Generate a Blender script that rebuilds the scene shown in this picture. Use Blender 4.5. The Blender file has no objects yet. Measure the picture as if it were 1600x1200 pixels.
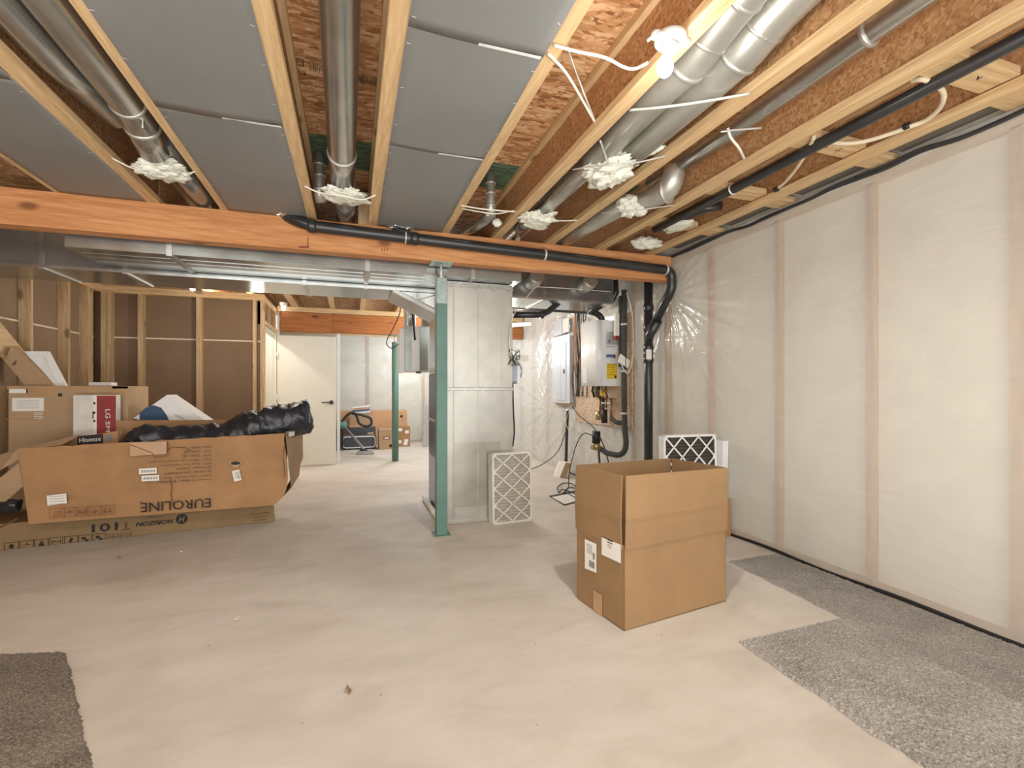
import bpy, bmesh, math, random
from mathutils import Vector, Matrix, noise
R = math.radians
scene = bpy.context.scene
col = scene.collection
# ---------------------------------------------------------------- camera model (1600x1200 photograph)
F, CX, CY, H = 745.0, 800.0, 608.0, 1.2
YAW = math.atan2(250.0, F)
SN, CS = math.sin(YAW), math.cos(YAW)
def ray(px, py):
    k = (px - CX) / F
    return Vector((SN + k * CS, CS - k * SN, (CY - py) / F))
def aty(px, py, Y):
    d = ray(px, py); return Vector((0, 0, H)) + d * (Y / d.y)
def atx(px, py, X):
    d = ray(px, py); return Vector((0, 0, H)) + d * (X / d.x)
def atz(px, py, Z):
    d = ray(px, py); return Vector((0, 0, H)) + d * ((Z - H) / d.z)

def S(r, g, b):                       # 0-255 sRGB -> linear rgba
    def f(c):
        c /= 255.0
        return c / 12.92 if c <= .04045 else ((c + .055) / 1.055) ** 2.4
    return (f(r), f(g), f(b), 1)

# ---------------------------------------------------------------- materials
class NT:
    def __init__(s, name):
        s.m = bpy.data.materials.new(name); s.m.use_nodes = True
        s.t = s.m.node_tree; s.b = s.t.nodes['Principled BSDF']; s.out = s.t.nodes['Material Output']
    def n(s, typ, ins=None, **pr):
        x = s.t.nodes.new(typ)
        for k, v in pr.items(): setattr(x, k, v)
        for k, v in (ins or {}).items(): s.set(x, k, v)
        return x
    def set(s, x, k, v):
        sock = x.inputs[k]
        if isinstance(v, bpy.types.NodeSocket): s.t.links.new(v, sock)
        else: sock.default_value = v
    def coord(s, sc=(1, 1, 1), rot=(0, 0, 0), kind='Object'):
        c = s.n('ShaderNodeTexCoord')
        return s.n('ShaderNodeMapping', {'Vector': c.outputs[kind], 'Scale': sc, 'Rotation': rot}).outputs[0]
    def noise(s, vec, scale, detail=4, rough=.55, dist=0.):
        return s.n('ShaderNodeTexNoise', {'Vector': vec, 'Scale': scale, 'Detail': detail, 'Roughness': rough, 'Distortion': dist}).outputs[0]
    def ramp(s, fac, stops):
        r = s.n('ShaderNodeValToRGB', {'Fac': fac}); e = r.color_ramp.elements
        while len(e) < len(stops): e.new(.5)
        for q, (p, c) in zip(e, stops): q.position = p; q.color = c
        return r.outputs[0]
    def mix(s, fac, a, b, mode='MIX'):
        x = s.n('ShaderNodeMix', data_type='RGBA', blend_type=mode)
        s.set(x, 0, fac); s.set(x, 6, a); s.set(x, 7, b)
        return x.outputs[2]
    def math(s, op, a, b=0.):
        return s.n('ShaderNodeMath', {0: a, 1: b}, operation=op).outputs[0]
    def bump(s, h, strength=.3, dist=.01):
        s.set(s.b, 'Normal', s.n('ShaderNodeBump', {'Height': h, 'Strength': strength, 'Distance': dist}).outputs[0])
    def fin(s, color=None, rough=.6, metal=0., spec=.5):
        if color is not None: s.set(s.b, 'Base Color', color)
        s.set(s.b, 'Roughness', rough); s.set(s.b, 'Metallic', metal); s.set(s.b, 'Specular IOR Level', spec)
        return s.m
def g(v): return (v, v, v, 1)

def plain(name, c, rough=.6, metal=0., spec=.4, var=.12, scale=9, bump=0.):
    k = NT(name); v = k.coord()
    nz = k.noise(v, scale, 5)
    lo = tuple(x * (1 - var) for x in c[:3]) + (1,); hi = tuple(min(1, x * (1 + var)) for x in c[:3]) + (1,)
    cc = k.ramp(nz, [(.3, lo), (.7, hi)])
    if bump: k.bump(k.noise(v, scale * 6, 3), bump, .004)
    return k.fin(cc, rough, metal, spec)

def wood(name, light, dark, axis, fine=1., knots=True):
    k = NT(name)
    sc = [14, 14, 14]; sc[axis] = .9
    v = k.coord(tuple(x * fine for x in sc))
    n1 = k.noise(v, 2.2, 6, .6, .7)
    n2 = k.noise(v, 9, 4, .6, .2)
    c1 = k.ramp(n1, [(.3, dark), (.62, light)])
    c2 = k.mix(.22, c1, k.ramp(n2, [(.35, tuple(x * .55 for x in dark[:3]) + (1,)), (.65, light)]))
    # growth-ring waves
    scw = [3, 3, 3]; scw[axis] = .35
    w = k.n('ShaderNodeTexWave', {'Vector': k.coord(tuple(scw)), 'Scale': 4.5, 'Distortion': 5.0, 'Detail': 3.0, 'Detail Scale': .7}, wave_type='BANDS', bands_direction='DIAGONAL').outputs['Fac']
    c2 = k.mix(k.math('MULTIPLY', k.ramp(w, [(.62, g(0)), (.95, g(1))]), .3), c2, dark)
    if knots:
        sk = [4.5, 4.5, 4.5]; sk[axis] = 2.2
        d = k.n('ShaderNodeTexVoronoi', {'Vector': k.coord(tuple(sk)), 'Scale': 1.}).outputs['Distance']
        c2 = k.mix(k.ramp(d, [(.07, g(.85)), (.16, g(0))]), c2, tuple(x * .35 for x in dark[:3]) + (1,))
    k.bump(n1, .15, .004)
    return k.fin(c2, .62, 0, .25)

def osb(name, cols, scale=1., green=False, paint=False):
    k = NT(name)
    base = k.coord()
    wv = k.n('ShaderNodeTexNoise', {'Vector': base, 'Scale': 5., 'Detail': 2.})
    warp = k.n('ShaderNodeVectorMath', {0: base}, operation='ADD')
    sub = k.n('ShaderNodeVectorMath', {0: wv.outputs['Color'], 1: (.5, .5, .5)}, operation='SUBTRACT')
    mul = k.n('ShaderNodeVectorMath', {0: sub.outputs[0], 1: (.06, .06, .06)}, operation='MULTIPLY')
    k.set(warp, 1, mul.outputs[0])
    def flakes(rot, s0):
        mp = k.n('ShaderNodeMapping', {'Vector': warp.outputs[0], 'Rotation': rot, 'Scale': (s0 * 1.0, s0 * 6.5, s0 * 6.5)})
        return k.n('ShaderNodeTexVoronoi', {'Vector': mp.outputs[0], 'Scale': 1.}).outputs['Color'], mp.outputs[0]
    a, va = flakes((.3, .35, .55), 7.5 * scale)
    b, vb = flakes((-.4, .2, -.75), 8.5 * scale)
    c_, vc = flakes((.2, -.5, .12), 6.5 * scale)
    msk = k.ramp(k.noise(base, 14 * scale, 2), [(.47, g(0)), (.53, g(1))])
    msk2 = k.ramp(k.noise(k.coord((1, 1, 1), (1, 2, 3)), 11 * scale, 2), [(.5, g(0)), (.56, g(1))])
    f = k.mix(msk2, k.mix(msk, a, b), c_)
    fb = k.n('ShaderNodeSeparateColor', {0: f}).outputs[0]
    st = k.noise(va, 1.6, 4, .7)
    fac = k.math('ADD', k.math('MULTIPLY', fb, .75), k.math('MULTIPLY', st, .3))
    cc = k.ramp(fac, [(.08, cols[0]), (.32, cols[1]), (.6, cols[2]), (.9, cols[3])])
    if paint:                          # factory green edge band on the subfloor sheets by the beam
        y = k.n('ShaderNodeSeparateXYZ', {0: k.n('ShaderNodeTexCoord').outputs['Object']}).outputs[1]
        y = k.math('ADD', y, k.math('MULTIPLY', k.noise(base, 30, 2), .02))
        m = k.math('MULTIPLY', k.math('GREATER_THAN', y, 3.2), k.math('LESS_THAN', y, 3.62))
        cc = k.mix(k.math('MULTIPLY', m, .88), cc, k.mix(fb, S(26, 70, 58), S(60, 118, 96)))
    k.bump(fb, .25, .003)
    return k.fin(cc, .6, 0, .3)

def cardboard(name, c, var=.1):
    k = NT(name); v = k.coord()
    n = k.noise(v, 3, 5, .6)
    lo = tuple(x * (1 - var) for x in c[:3]) + (1,); hi = tuple(x * (1 + var) for x in c[:3]) + (1,)
    cc = k.ramp(n, [(.3, lo), (.7, hi)])
    fl = k.noise(k.coord((120, 120, 2)), 1, 2)
    cc = k.mix(.12, cc, k.ramp(fl, [(.4, lo), (.6, hi)]), 'MULTIPLY')
    k.bump(k.noise(v, 7, 4), .12, .01)
    return k.fin(cc, .75, 0, .2)

def galv(name, c, rough=.3, spangle=1., metal=.92):
    k = NT(name); v = k.coord()
    vo = k.n('ShaderNodeTexVoronoi', {'Vector': v, 'Scale': 70.}).outputs['Color']
    s_ = k.n('ShaderNodeSeparateColor', {0: vo}).outputs[0]
    n = k.noise(v, 4, 5)
    lo = tuple(x * .72 for x in c[:3]) + (1,)
    cc = k.mix(k.math('MULTIPLY', s_, .35 * spangle), k.ramp(n, [(.3, lo), (.7, c)]), lo)
    k.bump(k.noise(v, 6, 3), .05, .02)
    ro = k.math('ADD', k.math('MULTIPLY', n, .16), rough - .08)
    return k.fin(cc, ro, metal, .5)

M = {}
M['pine_y'] = wood('pine_y', S(222, 190, 142), S(186, 146, 98), 1)
M['pine_x'] = wood('pine_x', S(222, 190, 142), S(186, 146, 98), 0)
M['pine_z'] = wood('pine_z', S(206, 176, 134), S(170, 132, 90), 2)
M['fir_x'] = wood('fir_x', S(212, 150, 96), S(176, 108, 60), 0, .8)
M['fir2_x'] = wood('fir2_x', S(180, 112, 60), S(138, 78, 38), 0, .8)
M['osb'] = osb('osb_subfloor', [S(122, 76, 48), S(172, 118, 74), S(204, 152, 104), S(230, 192, 146)], 1., paint=True)
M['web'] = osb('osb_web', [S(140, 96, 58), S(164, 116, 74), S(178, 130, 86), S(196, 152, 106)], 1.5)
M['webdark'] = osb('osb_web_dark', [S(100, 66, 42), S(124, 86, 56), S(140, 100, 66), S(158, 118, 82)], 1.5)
M['osbwall'] = osb('osb_backer', [S(140, 104, 80), S(184, 150, 118), S(208, 180, 150), S(226, 204, 178)], 1.8)
M['galv'] = galv('galvanised', S(206, 208, 204), .25)
M['galvdark'] = galv('galvanised_trunk', S(166, 170, 166), .22, .6, .8)
M['galvlight'] = galv('galvanised_drop', S(198, 196, 186), .4, .5, .7)
M['galvmid'] = galv('galvanised_scuffed', S(186, 182, 168), .34, .8, .55)
M['foil'] = galv('foil_tape', S(225, 225, 222), .22, .2)
M['grey'] = plain('grey_panning_board', S(126, 127, 124), .5, .15, .4, .06, 2.2)
M['greyedge'] = plain('panel_edge', S(225, 225, 220), .5)
M['greyboard'] = plain('grey_rim_board', S(112, 104, 92), .7)
M['wool'] = plain('white_wool', S(226, 226, 210), .95, 0, .1, .16, 30, .8)
M['abs'] = plain('black_abs', S(38, 38, 38), .32, 0, .5, .2, 8)
M['absdull'] = plain('black_rubber', S(46, 46, 46), .7, 0, .3)
M['foam'] = plain('pipe_foam', S(70, 70, 68), .9, 0, .1, .15, 20, .3)
M['black'] = plain('black', S(22, 22, 23), .5)
M['cable'] = plain('white_cable', S(228, 222, 208), .5)
M['strap'] = plain('hanger_strap', S(206, 206, 200), .4, .4)
M['blackcable'] = plain('black_cable', S(44, 44, 46), .5)
M['white'] = plain('white_plastic', S(232, 232, 228), .4, 0, .5, .03)
M['enamel'] = plain('white_enamel', S(228, 228, 224), .25, 0, .5, .03)
M['panelgrey'] = plain('panel_enamel', S(206, 210, 214), .3, .1, .5, .04)
M['porcelain'] = plain('porcelain', S(206, 206, 202), .25, 0, .5, .02)
M['paint'] = plain('wall_paint', S(226, 222, 212), .6, 0, .3, .02)
M['door'] = plain('door_paint', S(214, 209, 194), .45, 0, .4, .02)
M['drywall'] = plain('drywall_back', S(136, 112, 88), .85, 0, .1, .08, 2.5)
M['drywalldark'] = plain('drywall_back_dark', S(124, 100, 78), .85, 0, .1, .08, 2.5)
M['tape'] = plain('seam_tape', S(224, 206, 184), .7)
M['card'] = cardboard('cardboard', S(152, 120, 84))
M['cardin'] = cardboard('cardboard_inside', S(158, 122, 84))
M['card2'] = cardboard('cardboard_worn', S(166, 126, 86), .14)
M['card3'] = cardboard('cardboard_dull', S(140, 114, 80), .12)
M['card4'] = cardboard('cardboard_far', S(206, 160, 118))
M['card5'] = cardboard('cardboard_pale', S(176, 146, 112))
M['ink'] = plain('black_ink', S(30, 26, 24), .7)
M['redink'] = plain('red_brown_ink', S(122, 62, 40), .7)
M['greyink'] = plain('grey_ink', S(120, 116, 110), .7)
M['faded'] = plain('faded_ink', S(92, 66, 42), .7)
M['label'] = plain('paper_label', S(232, 228, 218), .6, 0, .3, .03)
M['lgred'] = plain('red_print', S(138, 38, 38), .45)
M['lgwhite'] = plain('white_print', S(214, 208, 196), .5)
M['blue'] = plain('blue_print', S(28, 66, 96), .45)
M['packtape'] = plain('packing_tape', S(178, 140, 100), .25, 0, .6)
M['yellow'] = plain('yellow_label', S(226, 186, 40), .5)
M['bluelabel'] = plain('blue_label', S(76, 96, 150), .5)
M['green'] = plain('green_post_paint', S(84, 120, 108), .5, 0, .4, .12, 5)
M['greenlight'] = plain('post_tube_galvanised', S(140, 156, 150), .4, .5, .4, .15, 30)
M['furnace'] = plain('furnace_steel', S(44, 50, 58), .3, .5, .5)
M['furnacelight'] = plain('furnace_grey', S(150, 164, 182), .35, .3, .5)
M['hrv'] = plain('hrv_steel', S(196, 194, 190), .35, .35, .5, .05)
M['pvc'] = plain('pvc', S(232, 230, 220), .35)
M['copper'] = plain('copper', S(150, 96, 64), .35, .8)
M['brass'] = plain('brass', S(168, 150, 104), .35, .8)
M['bag'] = plain('black_plastic_bag', S(28, 31, 38), .42, 0, .6, .2, 5)
M['media'] = plain('filter_media', S(168, 163, 150), .9)
M['mediadark'] = plain('filter_media_dark', S(84, 80, 74), .9)
M['filterframe'] = plain('filter_frame', S(216, 212, 200), .7)
M['filterframe2'] = plain('filter_frame_white', S(232, 232, 228), .7)
M['pex'] = plain('pex_tube', S(222, 206, 176), .45)
M['insul'] = plain('insulation_batt', S(228, 223, 208), .95, 0, .1, .08, 5, .5)
M['studpoly'] = wood('stud_behind', S(204, 164, 114), S(166, 120, 74), 2)
M['chrome'] = plain('vacuum_grey', S(150, 152, 154), .35, .3)
M['suitcase'] = plain('suitcase_grey', S(72, 74, 78), .6)
M['pipewhite'] = plain('pvc_white', S(226, 224, 214), .4)

# poly sheet: translucent, glossy
k = NT('clear_poly')
v = k.coord()
tr = k.n('ShaderNodeBsdfTransparent', {'Color': (.97, .96, .94, 1)})
k.set(k.b, 'Base Color', S(226, 224, 216)); k.set(k.b, 'Roughness', .16); k.set(k.b, 'Specular IOR Level', .7)
h1 = k.noise(k.coord((2.0, .8, 2.4), (.5, 0, 0)), 2.6, 5, .55, 1.2)
k.bump(h1, .22, .035)
yy_ = k.n('ShaderNodeSeparateXYZ', {0: k.n('ShaderNodeTexCoord').outputs['Object']}).outputs[1]
yr_ = k.n('ShaderNodeMapRange', {0: yy_, 1: 4.2, 2: 5.4, 3: 0., 4: .2}).outputs[0]      # two layers overlap towards the back
mx = k.n('ShaderNodeMixShader', {0: k.math('ADD', k.math('SUBTRACT', k.math('ADD', yr_, .40), k.n('ShaderNodeMapRange', {0: yy_, 1: 9.0, 2: 10.4, 3: 0., 4: .27}).outputs[0]), k.math('MULTIPLY', h1, .12)), 1: tr.outputs[0], 2: k.b.outputs[0]})
k.t.links.new(mx.outputs[0], k.out.inputs[0]); M['poly'] = k.m
# concrete
k = NT('concrete'); v = k.coord()
n1 = k.noise(v, 1.1, 8, .6, .6); n2 = k.noise(k.coord((.9, 2.2, 1), (0, 0, -.45)), 2.2, 8, .68, .5); n3 = k.noise(v, 60, 3)
c = k.mix(.5, k.ramp(n1, [(.3, S(184, 174, 160)), (.7, S(212, 204, 192))]), k.ramp(n2, [(.28, S(178, 168, 154)), (.5, S(207, 199, 186)), (.75, S(222, 215, 204))]))
sp = k.n('ShaderNodeTexVoronoi', {'Vector': v, 'Scale': 8.}).outputs['Distance']
c = k.mix(k.ramp(sp, [(.02, g(.8)), (.05, g(0))]), c, S(90, 78, 64))
st = k.noise(k.coord((1, 1, 1), (0, 0, 1)), .9, 3)
c = k.mix(k.ramp(st, [(.52, g(0)), (.75, g(.5))]), c, S(146, 132, 112))
k.bump(k.mix(.3, n2, n3), .12, .01); M['concrete'] = k.fin(c, .62, 0, .3)
# carpet
def carpet(name, a, b):
    k = NT(name); v = k.coord()
    n = k.noise(v, 130, 3, .8); n2 = k.noise(v, 4, 3)
    c = k.ramp(n, [(.34, a), (.5, tuple((x + y) / 2 for x, y in zip(a, b))), (.66, b)])
    c = k.mix(.25, c, k.ramp(n2, [(.3, a), (.7, b)]))
    k.bump(n, .9, .012); return k.fin(c, .95, 0, .05)
M['carpet'] = carpet('carpet_grey', S(110, 104, 96), S(218, 212, 203))
M['carpet3'] = carpet('carpet_brown', S(74, 65, 55), S(168, 156, 140))
M['carpet2'] = carpet('carpet_dark', S(106, 101, 95), S(206, 200, 191))
# bulb
k = NT('bulb_lit'); k.set(k.b, 'Base Color', g(1)); k.set(k.b, 'Emission Color', (1, .94, .84, 1)); k.set(k.b, 'Emission Strength', 40); M['bulb'] = k.m
k = NT('bulb_dim'); k.set(k.b, 'Base Color', g(1)); k.set(k.b, 'Emission Color', (1, .95, .88, 1)); k.set(k.b, 'Emission Strength', 6); M['bulbdim'] = k.m

# ---------------------------------------------------------------- mesh building
class MB:
    def __init__(s): s.bm = bmesh.new(); s.mats = []
    def mi(s, m):
        if m not in s.mats: s.mats.append(m)
        return s.mats.index(m)
    def face(s, vs, mi, smooth=False):
        try:
            f = s.bm.faces.new(vs); f.material_index = mi; f.smooth = smooth; return f
        except ValueError: return None
    def hexa(s, p, m, bev=0.):          # 8 corners: bottom 4 then top 4
        mi = s.mi(m); v = [s.bm.verts.new(q) for q in p]
        fs = [(0, 3, 2, 1), (4, 5, 6, 7), (0, 1, 5, 4), (1, 2, 6, 5), (2, 3, 7, 6), (3, 0, 4, 7)]
        f = [s.face([v[i] for i in q], mi) for q in fs]
        if bev:
            ed = {e for q in f if q for e in q.edges}
            r = bmesh.ops.bevel(s.bm, geom=list(ed), offset=bev, segments=2, profile=.5, affect='EDGES')
            for q in r['faces']: q.material_index = mi
        return s
    def box(s, x0, x1, y0, y1, z0, z1, m, bev=0.):
        return s.hexa([(x0, y0, z0), (x1, y0, z0), (x1, y1, z0), (x0, y1, z0), (x0, y0, z1), (x1, y0, z1), (x1, y1, z1), (x0, y1, z1)], m, bev)
    def slab(s, a, b, c, d, off, m, bev=0.):   # quad a b c d extruded by vector off
        o = Vector(off); P = [Vector(q) for q in (a, b, c, d)]
        return s.hexa(P + [q + o for q in P], m, bev)
    def quad(s, a, b, c, d, m):
        s.face([s.bm.verts.new(q) for q in (a, b, c, d)], s.mi(m)); return s
    def poly(s, pts, m): s.face([s.bm.verts.new(q) for q in pts], s.mi(m)); return s
    def prism(s, pts, off, m):
        mi = s.mi(m); o = Vector(off); n = len(pts)
        a = [s.bm.verts.new(q) for q in pts]; b = [s.bm.verts.new(Vector(q) + o) for q in pts]
        s.face(a, mi); s.face(b[::-1], mi)
        for i in range(n): s.face([a[i], b[i], b[(i + 1) % n], a[(i + 1) % n]], mi)
        return s
    def tube(s, pts, r, m, seg=12, cap=True, smooth=True):
        pts = [Vector(q) for q in pts]; mi = s.mi(m); n = len(pts)
        rs = r if isinstance(r, (list, tuple)) else [r] * n
        tan = []
        for i in range(n):
            t = (pts[min(i + 1, n - 1)] - pts[max(i - 1, 0)])
            tan.append(t.normalized() if t.length > 1e-9 else Vector((0, 0, 1)))
        up = Vector((0, 0, 1)) if abs(tan[0].z) < .9 else Vector((1, 0, 0))
        u = tan[0].cross(up).normalized(); rings = []
        for i in range(n):
            u = (u - tan[i] * u.dot(tan[i])).normalized(); w = tan[i].cross(u)
            rings.append([s.bm.verts.new(pts[i] + (u * math.cos(a) + w * math.sin(a)) * rs[i]) for a in [2 * math.pi * j / seg for j in range(seg)]])
        for i in range(n - 1):
            for j in range(seg):
                s.face([rings[i][j], rings[i][(j + 1) % seg], rings[i + 1][(j + 1) % seg], rings[i + 1][j]], mi, smooth)
        if cap: s.face(rings[0][::-1], mi); s.face(rings[-1], mi)
        return s
    def blob(s, c, sz, m, seed=0, amp=.35, freq=2.2, sub=3, smooth=True):
        mi = s.mi(m); r = bmesh.ops.create_icosphere(s.bm, subdivisions=sub, radius=1)
        c = Vector(c)
        for v in r['verts']:
            p = v.co.copy(); o = Vector((seed * 3.1, seed * 1.7, 0))
            d = noise.noise(p * freq + o) * amp + noise.noise(p * freq * 2.7 + o) * amp * .5 + ((noise.noise(p * freq * 6 + o) * amp * .35 + noise.noise(p * freq * 12 + o) * amp * .2) if m == 'wool' else 0)
            p *= 1 + d
            v.co = c + Vector((p.x * sz[0], p.y * sz[1], p.z * sz[2]))
        for v in r['verts']:
            for f in v.link_faces: f.material_index = mi; f.smooth = smooth
        return s
    def text(s, txt, c, xd, yd, m, width=None, height=None, thick=.0006, slant=0., bold=0.):
        cu = bpy.data.curves.new('t', 'FONT'); cu.body = txt; cu.align_x = 'CENTER'; cu.align_y = 'CENTER'; cu.resolution_u = 2; cu.shear = slant; cu.offset = bold
        o = bpy.data.objects.new('t', cu); col.objects.link(o)
        dg = bpy.context.evaluated_depsgraph_get(); dg.update()
        me = bpy.data.meshes.new_from_object(o.evaluated_get(dg))
        xd = Vector(xd).normalized(); yd = Vector(yd).normalized(); nn = xd.cross(yd).normalized(); c = Vector(c)
        if len(me.vertices):
            xs = [v.co.x for v in me.vertices]; ys = [v.co.y for v in me.vertices]
            w = max(xs) - min(xs) or 1; h = max(ys) - min(ys) or 1; mxx = (max(xs) + min(xs)) / 2; myy = (max(ys) + min(ys)) / 2
            kx = (width / w) if width else height / h; ky = (height / h) if height else kx
            mi = s.mi(m)
            vs = [s.bm.verts.new(c + xd * ((v.co.x - mxx) * kx) + yd * ((v.co.y - myy) * ky) + nn * thick) for v in me.vertices]
            for p in me.polygons: s.face([vs[i] for i in p.vertices], mi)
        bpy.data.objects.remove(o); bpy.data.curves.remove(cu); bpy.data.meshes.remove(me)
        return s
    def rect(s, c, xd, yd, w, h, m, thick=.0005):       # flat mark on a face
        xd = Vector(xd).normalized(); yd = Vector(yd).normalized(); n = xd.cross(yd) * thick; c = Vector(c) + n
        a, b = xd * w / 2, yd * h / 2
        return s.quad(c - a - b, c + a - b, c + a + b, c - a + b, m)
    def outline(s, c, xd, yd, w, h, m, t=.002, thick=.0006):
        X = Vector(xd).normalized(); Y = Vector(yd).normalized(); c = Vector(c)
        for q in (-1, 1):
            s.rect(c + X * q * w / 2, xd, yd, t, h + t, m, thick); s.rect(c + Y * q * h / 2, xd, yd, w + t, t, m, thick)
        return s
    def build(s, name, parent=None, local=False, origin=None, smooth=None):
        bm = s.bm
        bmesh.ops.recalc_face_normals(bm, faces=bm.faces[:]) if not getattr(s, 'keepn', False) else None
        me = bpy.data.meshes.new(name); o = bpy.data.objects.new(name, me); col.objects.link(o)
        if parent is not None:
            o.parent = parent
            if not local:
                r = parent
                while r.parent: r = r.parent
                bmesh.ops.translate(bm, vec=-r.location, verts=bm.verts[:])
        elif origin is None:
            xs = [v.co for v in bm.verts]
            c = Vector(((min(v.x for v in xs) + max(v.x for v in xs)) / 2, (min(v.y for v in xs) + max(v.y for v in xs)) / 2, min(v.z for v in xs)))
            bmesh.ops.translate(bm, vec=-c, verts=bm.verts[:]); o.location = c
        bm.to_mesh(me); bm.free()
        for m in s.mats: me.materials.append(M[m])
        return o

def tag(o, label=None, cat=None, group=None, kind=None):
    for k_, v_ in (('label', label), ('category', cat), ('group', group), ('kind', kind)):
        if v_: o[k_] = v_
    return o
def thing(name, label, cat, loc=(0, 0, 0), rot=(0, 0, 0), group=None, kind=None):
    o = bpy.data.objects.new(name, None); col.objects.link(o); o.location = loc; o.rotation_euler = rot; o.empty_display_size = .1
    return tag(o, label, cat, group, kind)
def smoothpath(pts, n=8):              # Catmull-Rom
    P = [Vector(p) for p in pts]; P = [P[0] * 2 - P[1]] + P + [P[-1] * 2 - P[-2]]; out = []
    for i in range(1, len(P) - 2):
        for j in range(n):
            t = j / n; a, b, c, d = P[i - 1:i + 3]
            out.append(.5 * ((2 * b) + (c - a) * t + (2 * a - 5 * b + 4 * c - d) * t * t + (3 * b - a - 3 * c + d) * t ** 3))
    out.append(P[-2]); return out
def wire(name, pts, r, m, label, cat='cable', n=8, seg=8, smooth=True, group=None):
    o = MB().tube(smoothpath(pts, n) if smooth else pts, r, m, seg).build(name)
    return tag(o, label, cat, group)
# ================================================================ camera
cam = bpy.data.cameras.new('camera'); co = bpy.data.objects.new('camera', cam); col.objects.link(co)
cam.sensor_width = 36; cam.lens = 36 * F / 1600; cam.shift_y = 8 / 1600; cam.clip_start = .05
co.location = (0, 0, H); co.rotation_euler = (R(90), 0, -YAW); scene.camera = co

# ================================================================ the setting
W = 2.955                     # face of the plastic sheet on the right wall
XL = -2.84                    # face of the studs of the left partition
def struct(name, mb, **kw): return tag(mb.build(name, **kw), kind='structure')
struct('floor', MB().box(-3.6, 3.3, -1.8, 11.2, -.06, 0, 'concrete'), origin=0)
cl = struct('ceiling', MB().box(-3.6, 3.3, -1.8, 11.2, 2.782, 2.80, 'osb'), origin=0)
mb = MB(); DX, DY = (1, 0, 0), (0, -1, 0); rr = random.Random(12)
p = atz(463, 96, 2.7815); mb.outline(p, DX, DY, .06, .05, 'ink', .005).rect(p, DX, DY, .006, .04, 'ink').rect(p, DX, DY, .04, .006, 'ink')
p = atz(468, 113, 2.7815); mb.outline(p, DX, DY, .05, .03, 'ink', .004)
for i in range(4): mb.rect(p + Vector((-.06 + .04 * i, .03 * (i % 2), 0)), DX, DY, .03, .005, 'ink')
for px, py, n_ in ((493, 105, 6), (582, 127, 16)):
    p = atz(px, py, 2.7815)
    for i in range(n_): mb.rect(p + Vector(((i - n_ / 2) * .0085, rr.uniform(-.006, .006), 0)), DX, DY, rr.uniform(.002, .005), rr.uniform(.05, .085), 'ink')
mb.build('ink_stamp', cl)

# right wall: insulation, studs, clear plastic sheet
wr = struct('wall_right', MB().box(W + .05, W + .2, -1.8, 11.2, 0, 2.78, 'insul'), origin=0)
ys = [-.62, .04, .7, 1.37, 2.04, 2.70, 3.40, 4.0, 4.62, 5.24, 5.86, 6.48, 7.1, 7.72, 8.34, 8.96, 9.58, 10.2, 10.8]
for y in ys: MB().box(W + .006, W + .09, y - .022, y + .022, .04, 2.44, 'studpoly').build('stud', wr)
MB().box(W + .006, W + .09, -1.8, 11, 2.43, 2.50, 'pine_y').build('top_plate', wr)
MB().box(W + .006, W + .09, -1.8, 11, 0, .042, 'studpoly').build('bottom_plate', wr)
def fbm(y, z, o=0): return noise.noise(Vector((y, z, o))) + .5 * noise.noise(Vector((y * 2.1, z * 2.1, o + 5))) + .25 * noise.noise(Vector((y * 4.3, z * 4.3, o + 9)))
def ridge(a, p): return (1 - abs(math.sin(a))) ** p
def rdisp(y, z):
    d = .004 + .004 * fbm(y * 1.2, z * 1.2)
    edge = min(1, (2.5 - z) / .25) * min(1, z / .12)
    nz = noise.noise(Vector((y * 1.3, z * 1.3, 3)))
    for (cy_, cz_, am, rad, kk) in ((3.95, 2.12, .026, .8, 13), (4.0, .35, .014, .8, 15), (6.25, 2.35, .034, 1.3, 15), (5.35, .62, .022, .8, 17), (6.9, .9, .03, 1.2, 11)):
        r = math.hypot(y - cy_, z - cz_)
        if r > 3: continue
        th = math.atan2(z - cz_, y - cy_)
        q = ridge(kk * th + 1.1 * nz, 3.5) + .7 * ridge(kk * 1.93 * th + 1 + 1.5 * nz, 4) - .12
        w_ = .35 + .65 * max(0, noise.noise(Vector((math.cos(th) * 2.2 + cy_, math.sin(th) * 2.2, r * .8))) + .45)
        d += (1 if y > 3.4 else max(.12, (y - 2.6) / .8)) * am * math.exp(-r / rad) * q * w_ * min(1, r / .12)
    if 3.55 < y < 4.45:                       # short upright pleats behind the drain stack
        d += .016 * ridge(17 * y + 1.5 * noise.noise(Vector((y, z * 1.2, 8))), 3) * math.exp(-((z - 1.35) / .45) ** 2) * min(1, (y - 3.55) / .2, (4.45 - y) / .2)
    if y > 5.0:
        d += .018 * min(1, (y - 5.0) / .6) * (ridge(7 * (z * .8 + (y - 6) * .75) + 1.6 * fbm(y * .6, z * .6, 2), 3) + .6 * ridge(15 * (z * .5 - (y - 6) * .9) + 2 * fbm(y * .7, z * .7, 4), 4))
    return max(.001, d * edge)
mb = MB(); mi = mb.mi('poly'); rows = []
yy = [-1.8 + .06 * i for i in range(75)] + [2.7 + .018 * i for i in range(264)] + [7.5 + .1 * i for i in range(37)]
NZ = 130; zz = [2.5 * j / NZ for j in range(NZ + 1)]
for y in yy: rows.append([mb.bm.verts.new((W - rdisp(y, z), y, z)) for z in zz])
for i in range(len(rows) - 1):
    for j in range(NZ): mb.face([rows[i][j], rows[i + 1][j], rows[i + 1][j + 1], rows[i][j + 1]], mi, True)
ps = mb.build('plastic_sheet', wr)
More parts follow.
